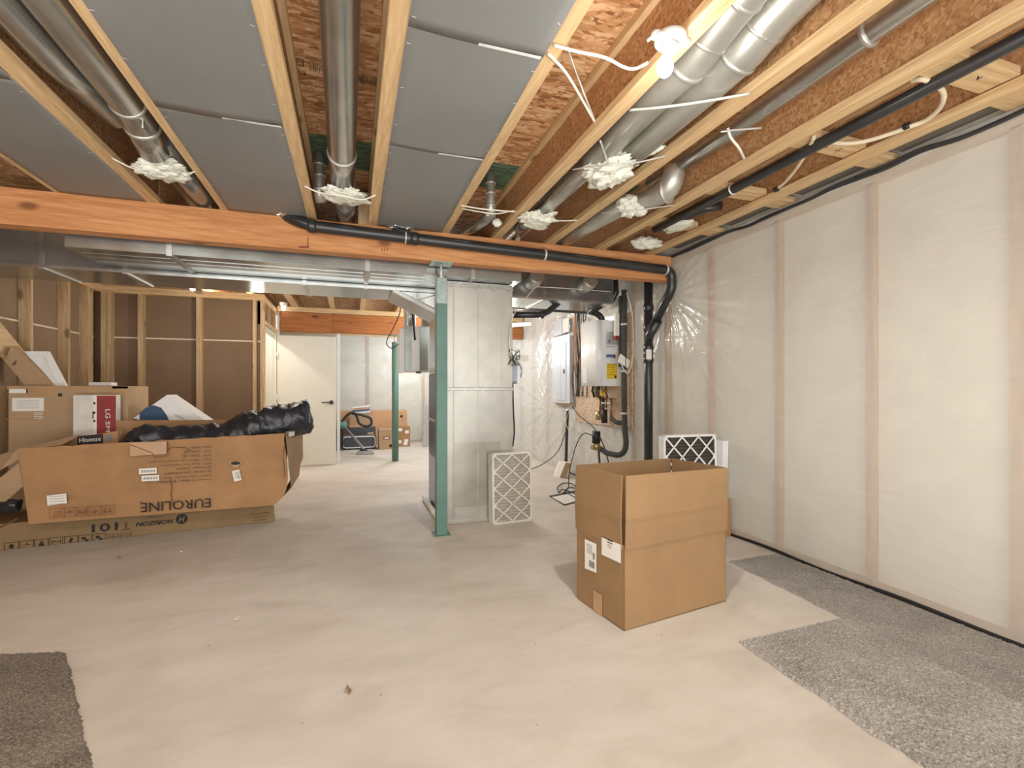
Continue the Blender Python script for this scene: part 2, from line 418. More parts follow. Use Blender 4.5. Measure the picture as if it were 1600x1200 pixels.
# a turned-over tongue of the sheet and the black sealant along its top and foot
mb = MB()
mb.tube([(W - .012 + .006 * math.sin(y * 5), y, .012 + .005 * math.sin(y * 7 + 1)) for y in [-1.2 + .1 * i for i in range(75)]], .011, 'black', 6)
mb.build('floor_seal', wr)

# far wall of the back room
YF = 11.0
wf = struct('wall_far', MB().box(-3.6, 3.3, YF + .05, YF + .2, 0, 2.78, 'insul'), origin=0)
for x in (-1.7, -1.1, -.42, .33, .94, 1.55, 2.2): MB().box(x - .03, x + .03, YF + .006, YF + .06, 0, 2.4, 'studpoly').build('stud', wf)
MB().box(-3.5, 3.2, YF - .01, YF + .06, 2.36, 2.5, 'pine_x').build('top_plate', wf)
MB().box(-3.5, 3.2, YF + .006, YF + .06, 0, .04, 'studpoly').build('bottom_plate', wf)
mb = MB(); mi = mb.mi('poly'); rows = []
for i in range(100):
    x = -2.4 + i * .055
    rows.append([mb.bm.verts.new((x, YF - .002 - max(0, .012 + .02 * fbm(x * 1.4, z * 2, 7)), z)) for z in [2.36 * j / 40 for j in range(41)]])
for i in range(99):
    for j in range(40): mb.face([rows[i][j], rows[i + 1][j], rows[i + 1][j + 1], rows[i][j + 1]], mi, True)
mb.build('plastic_sheet', wf)

# left partition: backs of drywall sheets behind bare studs
wl = struct('wall_left', MB().box(XL - .12, XL - .09, -1.8, 7.05, 0, 2.44, 'drywall'), origin=0)
for y in [5.66, 6.28, 6.75] + [5.05 - .61 * i for i in range(11)]:
    MB().box(XL - .09, XL, y - .02 - (.06 if y == 6.75 else 0), y + .02, .04, 2.36, 'pine_z').build('stud', wl)
MB().box(XL - .09, XL, -1.8, 6.95, 2.36, 2.44, 'pine_y').build('top_plate', wl)
MB().box(XL - .09, XL, -1.8, 6.95, 0, .04, 'pine_y').build('bottom_plate', wl)
MB().box(XL - .09, XL - .086, -1.8, 7.0, 1.822, 1.838, 'tape').build('seam_tape', wl)
# back partition facing the camera
YB = 6.95
wb = struct('wall_back', MB().box(XL - .1, -1.1, YB + .09, YB + .10, 0, 2.44, 'drywalldark'), origin=0)
for x0, x1 in ((-2.84, -2.79), (-2.785, -2.74), (-2.473, -2.42), (-1.858, -1.80), (-1.225, -1.18), (-1.135, -1.09)):
    MB().box(x0, x1, YB, YB + .089, .04, 2.36, 'pine_z').build('stud', wb)
MB().box(XL, -1.09, YB, YB + .089, 2.36, 2.44, 'pine_x').build('top_plate', wb)
MB().box(XL, -1.09, YB, YB + .089, 0, .04, 'pine_x').build('bottom_plate', wb)
MB().box(XL, -1.15, YB + .083, YB + .09, 1.822, 1.838, 'tape').build('seam_tape', wb)
# wall with the doorway (runs away from the camera)
wd = struct('wall_doorway', MB().box(-1.20, -1.19, 7.04, 8.16, 2.1, 2.44, 'drywall'), origin=0)
MB().box(-1.19, -1.1, 7.04, 8.2, 2.06, 2.12, 'pine_y').build('header', wd)
MB().box(-1.19, -1.1, 7.04, 8.2, 2.36, 2.44, 'pine_y').build('top_plate', wd)
for y in (7.06, 7.5, 8.0): MB().box(-1.19, -1.1, y - .02, y + .02, 2.12, 2.36, 'pine_z').build('stud', wd)
MB().box(-1.19, -1.1, 8.1, 8.2, 0, 2.06, 'pine_z').build('stud', wd)
# small room behind the doorway
struct('wall_closet', MB().box(-2.9, -2.86, 7.05, 8.4, 0, 2.44, 'paint').box(-2.86, -1.1, 8.32, 8.4, 0, 2.44, 'paint').box(-2.86, -1.2, 7.06, 7.075, 0, 2.44, 'paint'), origin=0)
# door
d1 = struct('door_1', MB().box(-1.20, -1.095, 7.08, 7.10, 0, 2.04, 'door').box(-1.20, -1.095, 8.04, 8.06, 0, 2.04, 'door').box(-1.20, -1.095, 7.10, 8.04, 2.02, 2.04, 'door')
            .box(-1.15, -1.138, 8.03, 8.04, 0, 2.02, 'door'), origin=0)
leaf = MB().box(-1.085, -.24, 8.05, 8.086, .015, 2.025, 'door', .003).build('door_leaf', d1)
lv = MB(); lv.tube([(-.31, 8.05, .99), (-.31, 8.02, .99)], .032, 'black', 16).tube([(-.31, 8.03, .99), (-.31, 8.0, .99), (-.33, 7.99, .99), (-.45, 7.99, .99)], .009, 'black', 8)
lv.build('lever_handle', leaf)
for z in (.25, 1.07, 1.72): MB().tube([(-1.09, 8.04, z - .045), (-1.09, 8.04, z + .045)], .012, 'strap', 8).box(-1.10, -1.07, 8.035, 8.045, z - .045, z + .045, 'strap').build('hinge', d1)
struct('trim_1', MB().box(-.232, -.185, 8.26, 8.29, 0, 2.1, 'white'), origin=0)
# stair side board at the far left
st = MB(); a = atx(-60, 440, XL + .02); b = atx(0, 500, XL + .02); c = atx(34, 556, XL + .02)
tag(MB().slab((XL + .005, a.y, a.z + .02), (XL + .005, c.y, c.z + .04), (XL + .005, c.y, c.z - .2), (XL + .005, a.y, a.z - .22), (.035, 0, 0), 'pine_y').build('stair_stringer'),
    'sloping wooden stair side board against the bare studs above the cartons', 'stair board')

# ================================================================ joists
JX = [-1.80, -1.29, -.85, -.29, .155, .72, 1.165, 1.655, 2.16, 2.70]
JL = ['I-joist furthest left, mostly hidden by grey board', 'I-joist left of the paired round ducts', 'I-joist right of the paired round ducts, beside the two-sheet grey panel',
      'I-joist left of the single central round duct', 'I-joist right of the single central round duct', 'I-joist between the central grey panel and the bay with bare subfloor',
      'I-joist that carries the lit bulb', 'I-joist between the twin elbow ducts and the lone slim duct', 'I-joist beside the thin black pipe', 'I-joist nearest the plastic-covered wall']
FW = .036
def joist(x, y0, y1, label, web, group):
    t = thing('floor_joist', label, 'joist', (x, (y0 + y1) / 2, 2.48), group=group)
    MB().box(x - FW, x + FW, y0, y1, 2.48, 2.518, 'pine_y', .002).build('flange', t)
    MB().box(x - FW, x + FW, y0, y1, 2.742, 2.78, 'pine_y').build('flange', t)
    MB().box(x - .006, x + .006, y0, y1, 2.518, 2.742, web).build('web', t)
for i, x in enumerate(JX):
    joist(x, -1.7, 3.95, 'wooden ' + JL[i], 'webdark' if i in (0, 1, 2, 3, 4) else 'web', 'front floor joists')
RL = ['far left above the stud partition', 'passing over the doorway wall', 'above the flat white door', 'over the open edge of the white door', 'left of the heat recovery unit',
      'above the furnace', 'above the water heater side of the furnace', 'over the round takeoffs', 'next to the tankless heater vents', 'along the plastic-covered wall behind the beam']
for i, x in enumerate(JX):
    joist(x, 3.97, 10.98, 'wooden rear I-joist behind the big beam ' + RL[i], 'web', 'rear floor joists')

# ---------------------------------------------------------------- beams and posts
def beamthing(x0, x1, y0, y1, z0, z1, m, label, plies=3):
    t = thing('wood_beam', label, 'beam', ((x0 + x1) / 2, (y0 + y1) / 2, z0), kind='thing')
    w = (y1 - y0) / plies
    for i in range(plies): MB().box(x0, x1, y0 + i * w + .0008, y0 + (i + 1) * w - .0008, z0, z1, m, .003).build('ply', t)
    return t
bt = beamthing(-3.4, 2.93, 3.88, 4.0, 2.245, 2.48, 'fir_x', 'long orange built-up wooden beam crossing the room on the green post')
mb = MB()
for (px, py, q) in ((597, 391, 0), (601, 390, 0), (605, 390, 0)):
    p = aty(px, py, 3.8795); mb.rect(p, (1, 0, .0), (.2, 0, 1), .004, .03, 'ink')
p = aty(475, 386, 3.8795); mb.rect(p, (1, 0, .1), (0, 0, 1), .07, .014, 'redink'); p = aty(481, 378, 3.8795); mb.rect(p, (1, 0, 0), (0, 0, 1), .008, .07, 'redink')
mb.build('pencil_mark', bt)
beamthing(-1.05, -.295, 8.12, 8.22, 2.10, 2.40, 'fir2_x', 'rear orange-brown beam piece above the white door', 2)
beamthing(-.29, 2.93, 8.12, 8.22, 2.10, 2.40, 'fir2_x', 'rear orange-brown beam piece reaching the slim green post', 2)
tag(MB().box(-1.09, 2.93, 8.10, 8.24, 2.405, 2.478, 'pine_x').build('sill_plate'), 'pale plate lying on top of the rear beam', 'plate')
for (px, py), wd_, lab in (((233, 298), .05, 'beside the joist left of the paired ducts'), ((569, 312), .09, 'right of the central duct'), ((774, 368), .035, 'under the small vent pipe by the beam'),
                      ((806, 368), .04, 'beside the joist carrying the bulb'), ((862, 378), .035, 'by the wool of the slim duct'), ((942, 384), .03, 'by the open-ended duct')):
    p = aty(px, py, 3.95)
    tag(MB().box(p.x - wd_ / 2, p.x + wd_ / 2, 3.9, 3.99, 2.481, 2.741, 'pine_z').build('squash_block'), 'short upright wood block on the beam ' + lab, 'wood block')
t = thing('steel_post', 'square green steel post under the big wooden beam', 'post', (.70, 3.93, 0), kind='thing')
MB().box(.655, .745, 3.885, 3.975, 0, 1.9, 'green', .004).build('tube', t)
MB().box(.657, .743, 3.887, 3.973, 1.9, 2.115, 'greenlight', .004).build('upper_tube', t)
MB().tube([(.70, 3.93, 2.11), (.70, 3.93, 2.24)], .012, 'strap', 10).box(.685, .715, 3.915, 3.945, 2.11, 2.13, 'strap').build('jack_screw', t)
MB().box(.61, .79, 3.87, 4.01, 2.235, 2.244, 'greenlight').build('cap_plate', t)
MB().box(.63, .77, 3.86, 4.0, 0, .006, 'green').build('base_plate', t)
t = thing('steel_post', 'slim round green post under the rear beam', 'post', (.685, 8.17, 0), kind='thing')
MB().tube([(.685, 8.17, 0), (.685, 8.17, 1.98)], .055, 'green', 20).build('tube', t)
MB().tube([(.685, 8.17, 1.98), (.685, 8.17, 2.09)], .015, 'strap', 10).build('jack_screw', t)
MB().box(.6, .77, 8.1, 8.24, 2.088, 2.098, 'green').build('cap_plate', t)

# ---------------------------------------------------------------- grey panning sheets under the joists
def sheet(x0, x1, y0, y1, label, sag0=0., sag1=0., z=2.4765):
    mb = MB(); mi = mb.mi('grey'); me_ = mb.mi('greyedge'); nx, ny = 12, 24; th = .0018; top = []; bot = []
    for i in range(nx + 1):
        a = []; b = []
        for j in range(ny + 1):
            u, v = i / nx, j / ny; x = x0 + (x1 - x0) * u; y = y0 + (y1 - y0) * v
            bow = math.sin(math.pi * u)
            zz_ = z - .003 * bow * (1 + .8 * noise.noise(Vector((x * 3, y * 2, 0)))) - bow * (sag0 * max(0, 1 - v * 6) ** 2 + sag1 * max(0, 1 - (1 - v) * 6) ** 2)
            a.append(mb.bm.verts.new((x, y, zz_ + th))); b.append(mb.bm.verts.new((x, y, zz_)))
        top.append(a); bot.append(b)
    for i in range(nx):
        for j in range(ny):
            mb.face([top[i][j], top[i + 1][j], top[i + 1][j + 1], top[i][j + 1]], mi, True); mb.face([bot[i][j], bot[i][j + 1], bot[i + 1][j + 1], bot[i + 1][j]], mi, True)
    for j in (0, ny):
        for i in range(nx): mb.face([top[i][j], bot[i][j], bot[i + 1][j], top[i + 1][j]], me_)
    for i in (0, nx):
        for j in range(ny): mb.face([top[i][j], bot[i][j], bot[i][j + 1], top[i][j + 1]], me_)
    if sag1:
        ze_ = z - sag1 * .9; xm = x0 + (x1 - x0) * .5
        mb.slab((xm, y1 - .012, z - sag1 - .0035), (x1 - .01, y1 - .012, z - .004), (x1 - .01, y1 + .004, z - .003), (xm, y1 + .004, z - sag1 - .0015), (0, 0, -.001), 'greyedge')
    # staples along the joist edges
    rnd = random.Random(int(x0 * 100 + y0 * 10))
    for e in (x0 + .012, x1 - .012):
        y = y0 + .1
        while y < y1 - .05:
            mb.rect((e + rnd.uniform(-.004, .004), y, z - .004), (1, rnd.uniform(-.6, .6), 0), (0, -1, 0), .016, .003, 'greyedge'); y += rnd.uniform(.18, .3)
    return tag(mb.build('panning_sheet'), label, 'ceiling panel', 'grey panning sheets under the joists')
sheet(-1.80, -1.325, 2.5, 3.87, 'grey board sheet at the far left, its end on the wood beam')
sheet(-1.80, -1.325, 1.2, 2.52, 'grey board sheet at the far left, further from the beam', z=2.474)
sheet(-.838, -.315, 2.53, 3.87, 'grey board sheet between the paired ducts and the single duct, beam end', .0, .0)
sheet(-.838, -.315, 1.0, 2.55, 'grey board sheet between paired ducts and single duct, front piece with lifted edge', 0, .005, 2.474)
sheet(.185, .695, 2.54, 3.87, 'grey board sheet left of the bare bay, piece touching the beam')
sheet(.185, .695, 1.68, 2.56, 'grey board sheet left of the bare bay, middle piece with creased seam', 0, .005, 2.474)
sheet(.185, .695, .4, 1.70, 'grey board sheet left of the bare bay, nearest piece with the dark lapped seam', 0, .004, 2.4715)

# ---------------------------------------------------------------- rim bay by the wall: boards between the last joists
t_ = 'flat pale blocking board between the last two joists, '
for (y, w, lab) in ((1.29, .14, 'biggest and nearest the camera'), (1.92, .13, 'middle one with pencil marks'), (2.58, .13, 'third from the camera'), (3.25, .12, 'closest to the beam')):
    mb = MB().box(2.165, 2.665, y - w / 2, y + w / 2, 2.522, 2.56, 'pine_x', .002)
    if y == 1.92:
        mb.text('15"', (2.55, y + .01, 2.522), (0, 1, 0), (1, 0, 0), 'ink', height=.03); mb.rect((2.45, y, 2.522), (1, .6, 0), (0, -1, 0), .03, .01, 'ink')
    if y == 1.29: mb.rect((2.52, y, 2.522), (1, .6, 0), (0, -1, 0), .03, .008, 'ink').rect((2.53, y, 2.522), (.2, 1, 0), (1, 0, 0), .025, .006, 'ink')
    tag(mb.build('blocking_board'), t_ + lab, 'board', 'blocking between the last joists')
    tag(MB().box(2.738, 2.985, y + .04 - w / 2, y + .04 + w / 2, 2.518, 2.556, 'pine_x', .002).build('blocking_board'),
        'short pale board between the last joist and the wall plate, ' + lab.replace('one with pencil marks', 'of the row'), 'board', 'short boards above the wall plate')
    tag(MB().box(2.738, 2.985, y + w / 2 + .05, y + .655 - w / 2, 2.556, 2.562, 'greyboard').build('rim_board'),
        'dark grey board filling the gap above the wall plate, ' + {1.29: 'nearest the camera', 1.92: 'second from the camera', 2.58: 'third from the camera', 3.25: 'next to the beam'}[y], 'board', 'grey boards above the wall plate')
tag(MB().box(2.738, 2.985, -.5, 1.25, 2.556, 2.562, 'greyboard').build('rim_board'), 'dark grey board above the wall plate at the near end of the row', 'board', 'grey boards above the wall plate')
struct('wall_light_stop', MB().box(-3.66, -3.6, -1.8, 11.2, 0, 2.8, 'paint'), origin=0)  # unseen shell, added to stop light leaking in over the left partition
struct('wall_inner', MB().box(-3.6, -2.93, 4.0, 4.05, 0, 2.8, 'drywall'), origin=0)

# ================================================================ ducts between the joists
def collar(parent, c, d, r, m='galvlight', w=.012):
    c = Vector(c); d = Vector(d).normalized()
    MB().tube([c - d * w, c - d * w * .4, c + d * w * .4, c + d * w], [r, r + .005, r + .005, r], m, 24).build('collar', parent)
def duct(name, label, pts, r, m='galv', collars=(), group=None, seg=28, crimp=()):
    p0 = Vector(pts[0]); t = thing(name, label, 'duct', p0, group=group)
    MB().tube(pts, r, m, seg).build('pipe', t)
    rr = r if not isinstance(r, (list, tuple)) else max(r)
    for c, d, q in collars: collar(t, c, d, q or rr)
    return t
def elbow(a, b, c, n=5):              # rounded corner a-b-c
    a, b, c = map(Vector, (a, b, c)); return [a.lerp(b, i / n).lerp(b.lerp(c, i / n), i / n) for i in range(n + 1)]
# paired ducts on the left
t = duct('round_duct', 'left of the paired round metal ducts in the far left open bay', [(-1.195, -1.0, 2.62), (-1.195, 2.5, 2.595), (-1.14, 2.95, 2.60)], .068, group='paired left ducts')
pts = [(-1.02, -1.0, 2.62), (-1.02, 2.72, 2.575)] + elbow((-1.02, 2.75, 2.575), (-1.02, 2.87, 2.572), (-1.02, 2.97, 2.53)) + [(-1.03, 3.1, 2.505)]
t = duct('round_duct', 'right of the paired round metal ducts, with the elbow wrapped in white wool', pts, [.076] * (len(pts) - 1) + [.074],
         collars=[((-1.02, 2.75, 2.575), (0, 1, 0), .077), ((-1.02, 2.93, 2.545), (0, 1, -.4), .077)], group='paired left ducts')
MB().box(-.972, -.966, 2.78, 2.86, 2.475, 2.56, 'galvlight').build('draw_band', t)
duct('round_duct', 'short metal duct running from the left wool wrap over the wood beam', [(-1.0, 3.06, 2.57), (-1.0, 3.86, 2.56), (-1.0, 4.04, 2.56)], .07, 'galvdark')
def wool(c, sz, label, seed, parts=None, rot=0):
    mb = MB().blob((0, 0, 0), sz, 'wool', seed, .42, 2.4, 5)
    o = mb.build('insulation_wrap', origin=0); o.location = c; o.rotation_euler = (0, 0, rot)
    return tag(o, label, 'insulation')
wool((-1.035, 3.24, 2.46), (.13, .11, .042), 'white wool wad under the elbow of the paired left ducts', 1, rot=-.2)
# central duct
pts = [(-.04, -1.0, 2.70), (-.04, 1.6, 2.635), (-.055, 2.95, 2.545), (-.058, 3.22, 2.525)]
t = duct('round_duct', 'single round metal duct in the middle bay, ending in a white wool wrap', pts, [.075] * 3 + [.072], collars=[((-.055, 2.9, 2.548), (0, 1, -.06), .077)])
duct('round_duct', 'short metal duct end beyond the central wool wrap, over the wood beam', [(-.05, 3.30, 2.545), (-.05, 3.84, 2.555), (-.05, 4.04, 2.56)], .07, 'galvdark')
o = wool((-.05, 3.28, 2.455), (.125, .13, .03), 'white wool mat strapped under the central round duct', 4, rot=.05)
MB().blob((.015, .04, .03), (.11, .06, .02), 'wool', 8, .3, 2.6, 4).build('upper_fold', o, local=True)
# small vents through the subfloor
def vent(x, y, z0, label, r=.036):
    t = thing('vent_pipe', label, 'vent pipe', (x, y, z0))
    MB().tube([(x, y, 2.78), (x, y, z0 + .05), (x + .012, y + .03, z0)], [r * .8, r, r], 'galvlight', 18).build('pipe', t)
    for z in (z0 + .07, z0 + .16, z0 + .235): collar(t, (x, y, z), (0, 0, 1), r, w=.008)
    return t
vent(-.205, 3.42, 2.46, 'small dark foil vent pipe left of the central duct')
t = vent(.962, 3.36, 2.47, 'small crimped metal vent pipe dropping through green subfloor above the beam')
MB().tube([(.965, 3.37, 2.50), (.955, 3.45, 2.475), (.93, 3.6, 2.475), (.90, 3.84, 2.51), (.90, 4.0, 2.52)], .038, 'galvdark', 16).build('elbow', t)
tag(MB().blob((1.035, 3.44, 2.452), (.035, .03, .03), 'wool', 11, .35, 3, 3).build('insulation_wrap'), 'small white wool tuft beside the crimped vent pipe', 'insulation')
# twin ducts beside the bulb
pts = [(1.33, .1, 2.64), (1.34, 1.3, 2.64)] + elbow((1.345, 1.38, 2.635), (1.35, 1.5, 2.62), (1.35, 1.62, 2.58)) + [(1.33, 1.8, 2.565), (1.325, 2.46, 2.545)]
t = duct('round_duct', 'left of the twin round ducts beside the lit bulb', pts, .082, 'galvlight', collars=[((1.344, 1.36, 2.638), (0, 1, 0), .084), ((1.35, 1.56, 2.605), (0, 1, -.4), .085), ((1.345, 1.68, 2.574), (0, 1, -.2), .085)], group='twin ducts by the bulb')
pts = [(1.52, .1, 2.64), (1.515, 1.15, 2.64)] + elbow((1.515, 1.25, 2.635), (1.51, 1.4, 2.62), (1.505, 1.5, 2.575)) + [(1.5, 1.7, 2.56), (1.495, 2.46, 2.545)]
t = duct('round_duct', 'right of the twin round ducts beside the lit bulb', pts, .084, 'galvlight', collars=[((1.515, 1.2, 2.638), (0, 1, 0), .087), ((1.51, 1.44, 2.605), (0, 1, -.4), .087), ((1.503, 1.56, 2.57), (0, 1, -.2), .087)], group='twin ducts by the bulb')
duct('round_duct', 'slim duct running from the big wool wad to the wool wrap at the beam', [(1.345, 2.4, 2.54), (1.33, 3.0, 2.525), (1.31, 3.3, 2.50)], .06, 'galv')
duct('round_duct', 'dark duct stub over the beam in the bay of the twin ducts', [(1.33, 3.36, 2.56), (1.33, 4.04, 2.56)], .06, 'galvdark')
o = wool((1.40, 2.42, 2.468), (.11, .15, .07), 'big torn white wool wad under the twin ducts', 21, rot=.5)
MB().blob((.07, .1, -.015), (.05, .08, .05), 'wool', 22, .4, 3, 3).blob((.03, -.22, .03), (.025, .1, .02), 'wool', 23, .4, 3, 3).build('loose_tuft', o, local=True)
o = wool((1.305, 3.27, 2.455), (.12, .12, .042), 'white wool wrap on the slim duct just before the beam', 31, rot=.3)
MB().blob((.03, .07, -.028), (.10, .05, .018), 'wool', 32, .35, 3, 3).build('loose_tuft', o, local=True)
# slim duct and short elbow in the next bay
t = duct('round_duct', 'lone slim round duct high in the bay right of the twin ducts', [(1.955, -.6, 2.66), (2.0, 1.4, 2.655), (2.02, 2.1, 2.65), (2.02, 2.9, 2.66)], .05, 'galv', collars=[((2.0, 1.38, 2.655), (0, 1, 0), .055)])
pts = elbow((2.0, 2.62, 2.66), (2.0, 2.62, 2.52), (1.97, 2.74, 2.515)) + [(1.89, 3.0, 2.51)]
t = duct('round_duct', 'short fat galvanised elbow duct with wool round its far end', pts, [.06, .07, .075, .076, .074, .068, .066], 'galvlight', collars=[((1.985, 2.68, 2.52), (-.4, 1, 0), .08)])
duct('round_duct', 'open-ended round duct passing over the beam near the wall', [(1.865, 2.95, 2.525), (1.82, 3.5, 2.535), (1.80, 4.04, 2.545)], .066, 'galvlight')
o = wool((1.865, 2.92, 2.49), (.10, .09, .065), 'white wool collar at the fat elbow duct', 41, rot=.4)
MB().blob((.02, -.06, -.05), (.05, .05, .03), 'wool', 42, .4, 3, 3).build('loose_tuft', o, local=True)
# thin black gas-style pipe near the wall
t = thing('drain_pipe', 'thin straight black pipe hung along the second-last joist', 'pipe', (2.35, 1, 2.5))
MB().tube([(2.36, -1.0, 2.505), (2.345, 2.5, 2.497), (2.33, 3.3, 2.495)], .03, 'abs', 16).build('pipe', t)
collar(t, (2.345, 2.48, 2.497), (0, 1, 0), .031, 'strap', .006)
mb = MB(); mb.text('ABS-DWV', (2.3405, 2.35, 2.4665), (0, 1, 0), (1, 0, 0), 'greyink', height=.012); mb.build('print', t)
t = thing('drain_pipe', 'short black elbow with pale wool between the last joists near the beam', 'pipe', (2.46, 2.9, 2.53))
MB().tube([(2.43, 3.4, 2.54), (2.44, 3.1, 2.54), (2.50, 2.92, 2.55), (2.6, 2.86, 2.56)], .032, 'abs', 14).build('pipe', t)
tag(MB().blob((2.47, 3.2, 2.50), (.09, .14, .022), 'wool', 51, .3, 2.4, 3).build('insulation_wrap'), 'long pale wool strip between the last two joists', 'insulation')
tag(MB().blob((2.50, 3.66, 2.505), (.13, .1, .045), 'wool', 52, .35, 2.8, 4).build('insulation_wrap'), 'crumpled wool on top of the beam, near its wall end', 'insulation')

# ================================================================ bulb
t = thing('ceiling_bulb', 'lit bare bulb in a white porcelain holder on the joist', 'light bulb', (0, 0, 2.48))
_b = atz(1040, 104, 2.375) - Vector((1.087, 1.44, 2.375)); bdx, bdy = _b.x, _b.y
MB().tube([(1.10, 1.43, 2.479), (1.10, 1.43, 2.462), (1.10, 1.43, 2.45)], [.057, .057, .045], 'porcelain', 28).tube([(1.10, 1.43, 2.45), (1.095, 1.435, 2.425)], [.03, .024], 'porcelain', 20).build('lamp_holder', t)
mb = MB()
prof = [(0, .0), (.012, .014), (.028, .022), (.046, .0285), (.062, .0285), (.076, .022), (.086, .01), (.089, .001)]
mb.tube([(1.092 - .12 * a, 1.438 + .06 * a, 2.425 - a) for a, r in prof], [max(.0135, r) if i == 0 else r for i, (a, r) in enumerate(prof)], 'bulb', 24); mb.build('glass_bulb', t)
MB().tube([(1.06, 1.40, 2.465), (1.02, 1.41, 2.455), (1.01, 1.44, 2.452)], .006, 'cable', 8).build('pull_bracket', t)
for q in (-.06, .06): MB().tube([(1.10 + q, 1.43, 2.479), (1.10 + q, 1.43, 2.466)], .02, 'porcelain', 14).build('screw_ear', t)
t.location = (bdx, bdy, 2.48)
for i, (px, py, lab) in enumerate(((301, 449, 'over the stud partition'), (443, 481, 'near the top of the doorway wall'))):
    p = atz(px, py, 2.44); t = thing('ceiling_bulb', 'far ceiling bulb in a white holder ' + lab, 'light bulb', (p.x, p.y, 2.48))
    MB().tube([(p.x, p.y, 2.52), (p.x, p.y, 2.465)], [.06, .05], 'porcelain', 20).build('lamp_holder', t)
    MB().blob((p.x, p.y, 2.435), (.032, .032, .04), 'bulbdim', 0, 0, 1, 3).build('glass_bulb', t)

# ================================================================ wires under the ceiling
def wz(name, pix, z, r, m, label, cat='cable', **kw):
    zs = z if isinstance(z, (list, tuple)) else [z] * len(pix)
    return wire(name, [atz(px, py, q) for (px, py), q in zip(pix, zs)], r, m, label, cat, **kw)
wz('electric_cable', [(858, 85), (885, 115), (912, 160), (930, 192)], [2.468, 2.5, 2.52, 2.515], .006, 'cable', 'white flat cable from the grey panel corner to the bulb joist', seg=8)
wz('electric_cable', [(882, 55), (892, 90), (912, 145), (931, 193)], [2.74, 2.72, 2.6, 2.515], .0045, 'strap', 'thin pale cable hanging down from the subfloor beside the flat cable')
wz('electric_cable', [(866, 71), (900, 80), (945, 90), (975, 105), (993, 107), (1012, 98)], [2.468, 2.47, 2.47, 2.475, 2.47, 2.468], .006, 'cable', 'white cable looping from the grey panel to the bulb holder')
wz('electric_cable', [(938, 220), (945, 240), (950, 256)], [2.475, 2.46, 2.43], .005, 'strap', 'short pale cable entering the big wool wad')
wz('hanger_strap', [(984, 172), (1040, 167), (1110, 157), (1172, 146)], [2.478, 2.44, 2.455, 2.478], .006, 'strap', 'perforated metal strap slung under the twin ducts', 'strap')
wz('hanger_strap', [(895, 265), (925, 260), (960, 258), (1000, 253), (1042, 243)], [2.478, 2.43, 2.40, 2.43, 2.478], .004, 'strap', 'thin strap holding the big wool wad', 'strap')
wz('hanger_strap', [(1126, 206), (1150, 203), (1190, 200)], [2.52, 2.53, 2.56], .005, 'strap', 'short strap across the lone slim duct', 'strap')
wz('electric_cable', [(1137, 200), (1142, 215), (1155, 232), (1163, 248)], [2.54, 2.5, 2.475, 2.478], .007, 'cable', 'short drooping pale cable end below the lone slim duct')
wz('hanger_strap', [(940, 333), (965, 330), (1000, 328), (1055, 320)], [2.478, 2.44, 2.43, 2.478], .004, 'strap', 'wire tie under the wool collar of the fat elbow', 'strap')
wz('hanger_strap', [(862, 343), (880, 345), (902, 344)], [2.48, 2.455, 2.478], .004, 'cable', 'white wire tie right of the wool wrap near the beam', 'strap')
wz('hanger_strap', [(720, 321), (750, 326), (780, 329), (806, 331)], [2.478, 2.45, 2.45, 2.478], .005, 'cable', 'white cable across the crimped vent pipe, upper one', 'cable')
wz('electric_cable', [(722, 326), (750, 331), (775, 334), (803, 329)], [2.478, 2.44, 2.44, 2.478], .004, 'cable', 'white cable across the crimped vent pipe, lower one')
wz('hanger_strap', [(175, 247), (205, 262), (240, 274), (275, 276), (305, 268)], [2.478, 2.445, 2.42, 2.43, 2.478], .004, 'cable', 'white tie under the wool wad of the paired left ducts', 'strap')
wz('hanger_strap', [(476, 291), (500, 301), (535, 306), (565, 312), (587, 305)], [2.478, 2.445, 2.425, 2.43, 2.478], .005, 'cable', 'white tie under the wool mat of the central duct', 'strap')
# water tube loops between the last joists
def pexpath(L): return [atz(px, py, z) for px, py, z in L]
tag(MB().tube(smoothpath(pexpath([(1425, 126, 2.535), (1440, 124, 2.52), (1458, 130, 2.51), (1474, 145, 2.505), (1470, 166, 2.505), (1448, 187, 2.505), (1418, 199, 2.505), (1385, 211, 2.505), (1350, 221, 2.505), (1320, 224, 2.51), (1290, 221, 2.515)])), .011, 'pex', 12).build('water_tube'),
    'curled beige water tube between the last joists', 'water tube')
tag(MB().tube(smoothpath(pexpath([(1272, 214, 2.51), (1262, 235, 2.51), (1245, 262, 2.51), (1228, 283, 2.515), (1215, 294, 2.52)])), .010, 'pex', 12).build('water_tube'),
    'short beige water tube dropping behind the last joist', 'water tube')
for (px, py, lab) in ((1417, 197, 'on the curled tube'), (1213, 296, 'at the end of the short tube')):
    p = atz(px, py, 2.51); tag(MB().tube([p + Vector((0, -.012, 0)), p + Vector((0, .012, 0))], .016, 'black', 12).build('tube_clip'), 'small black clip ' + lab, 'clip')
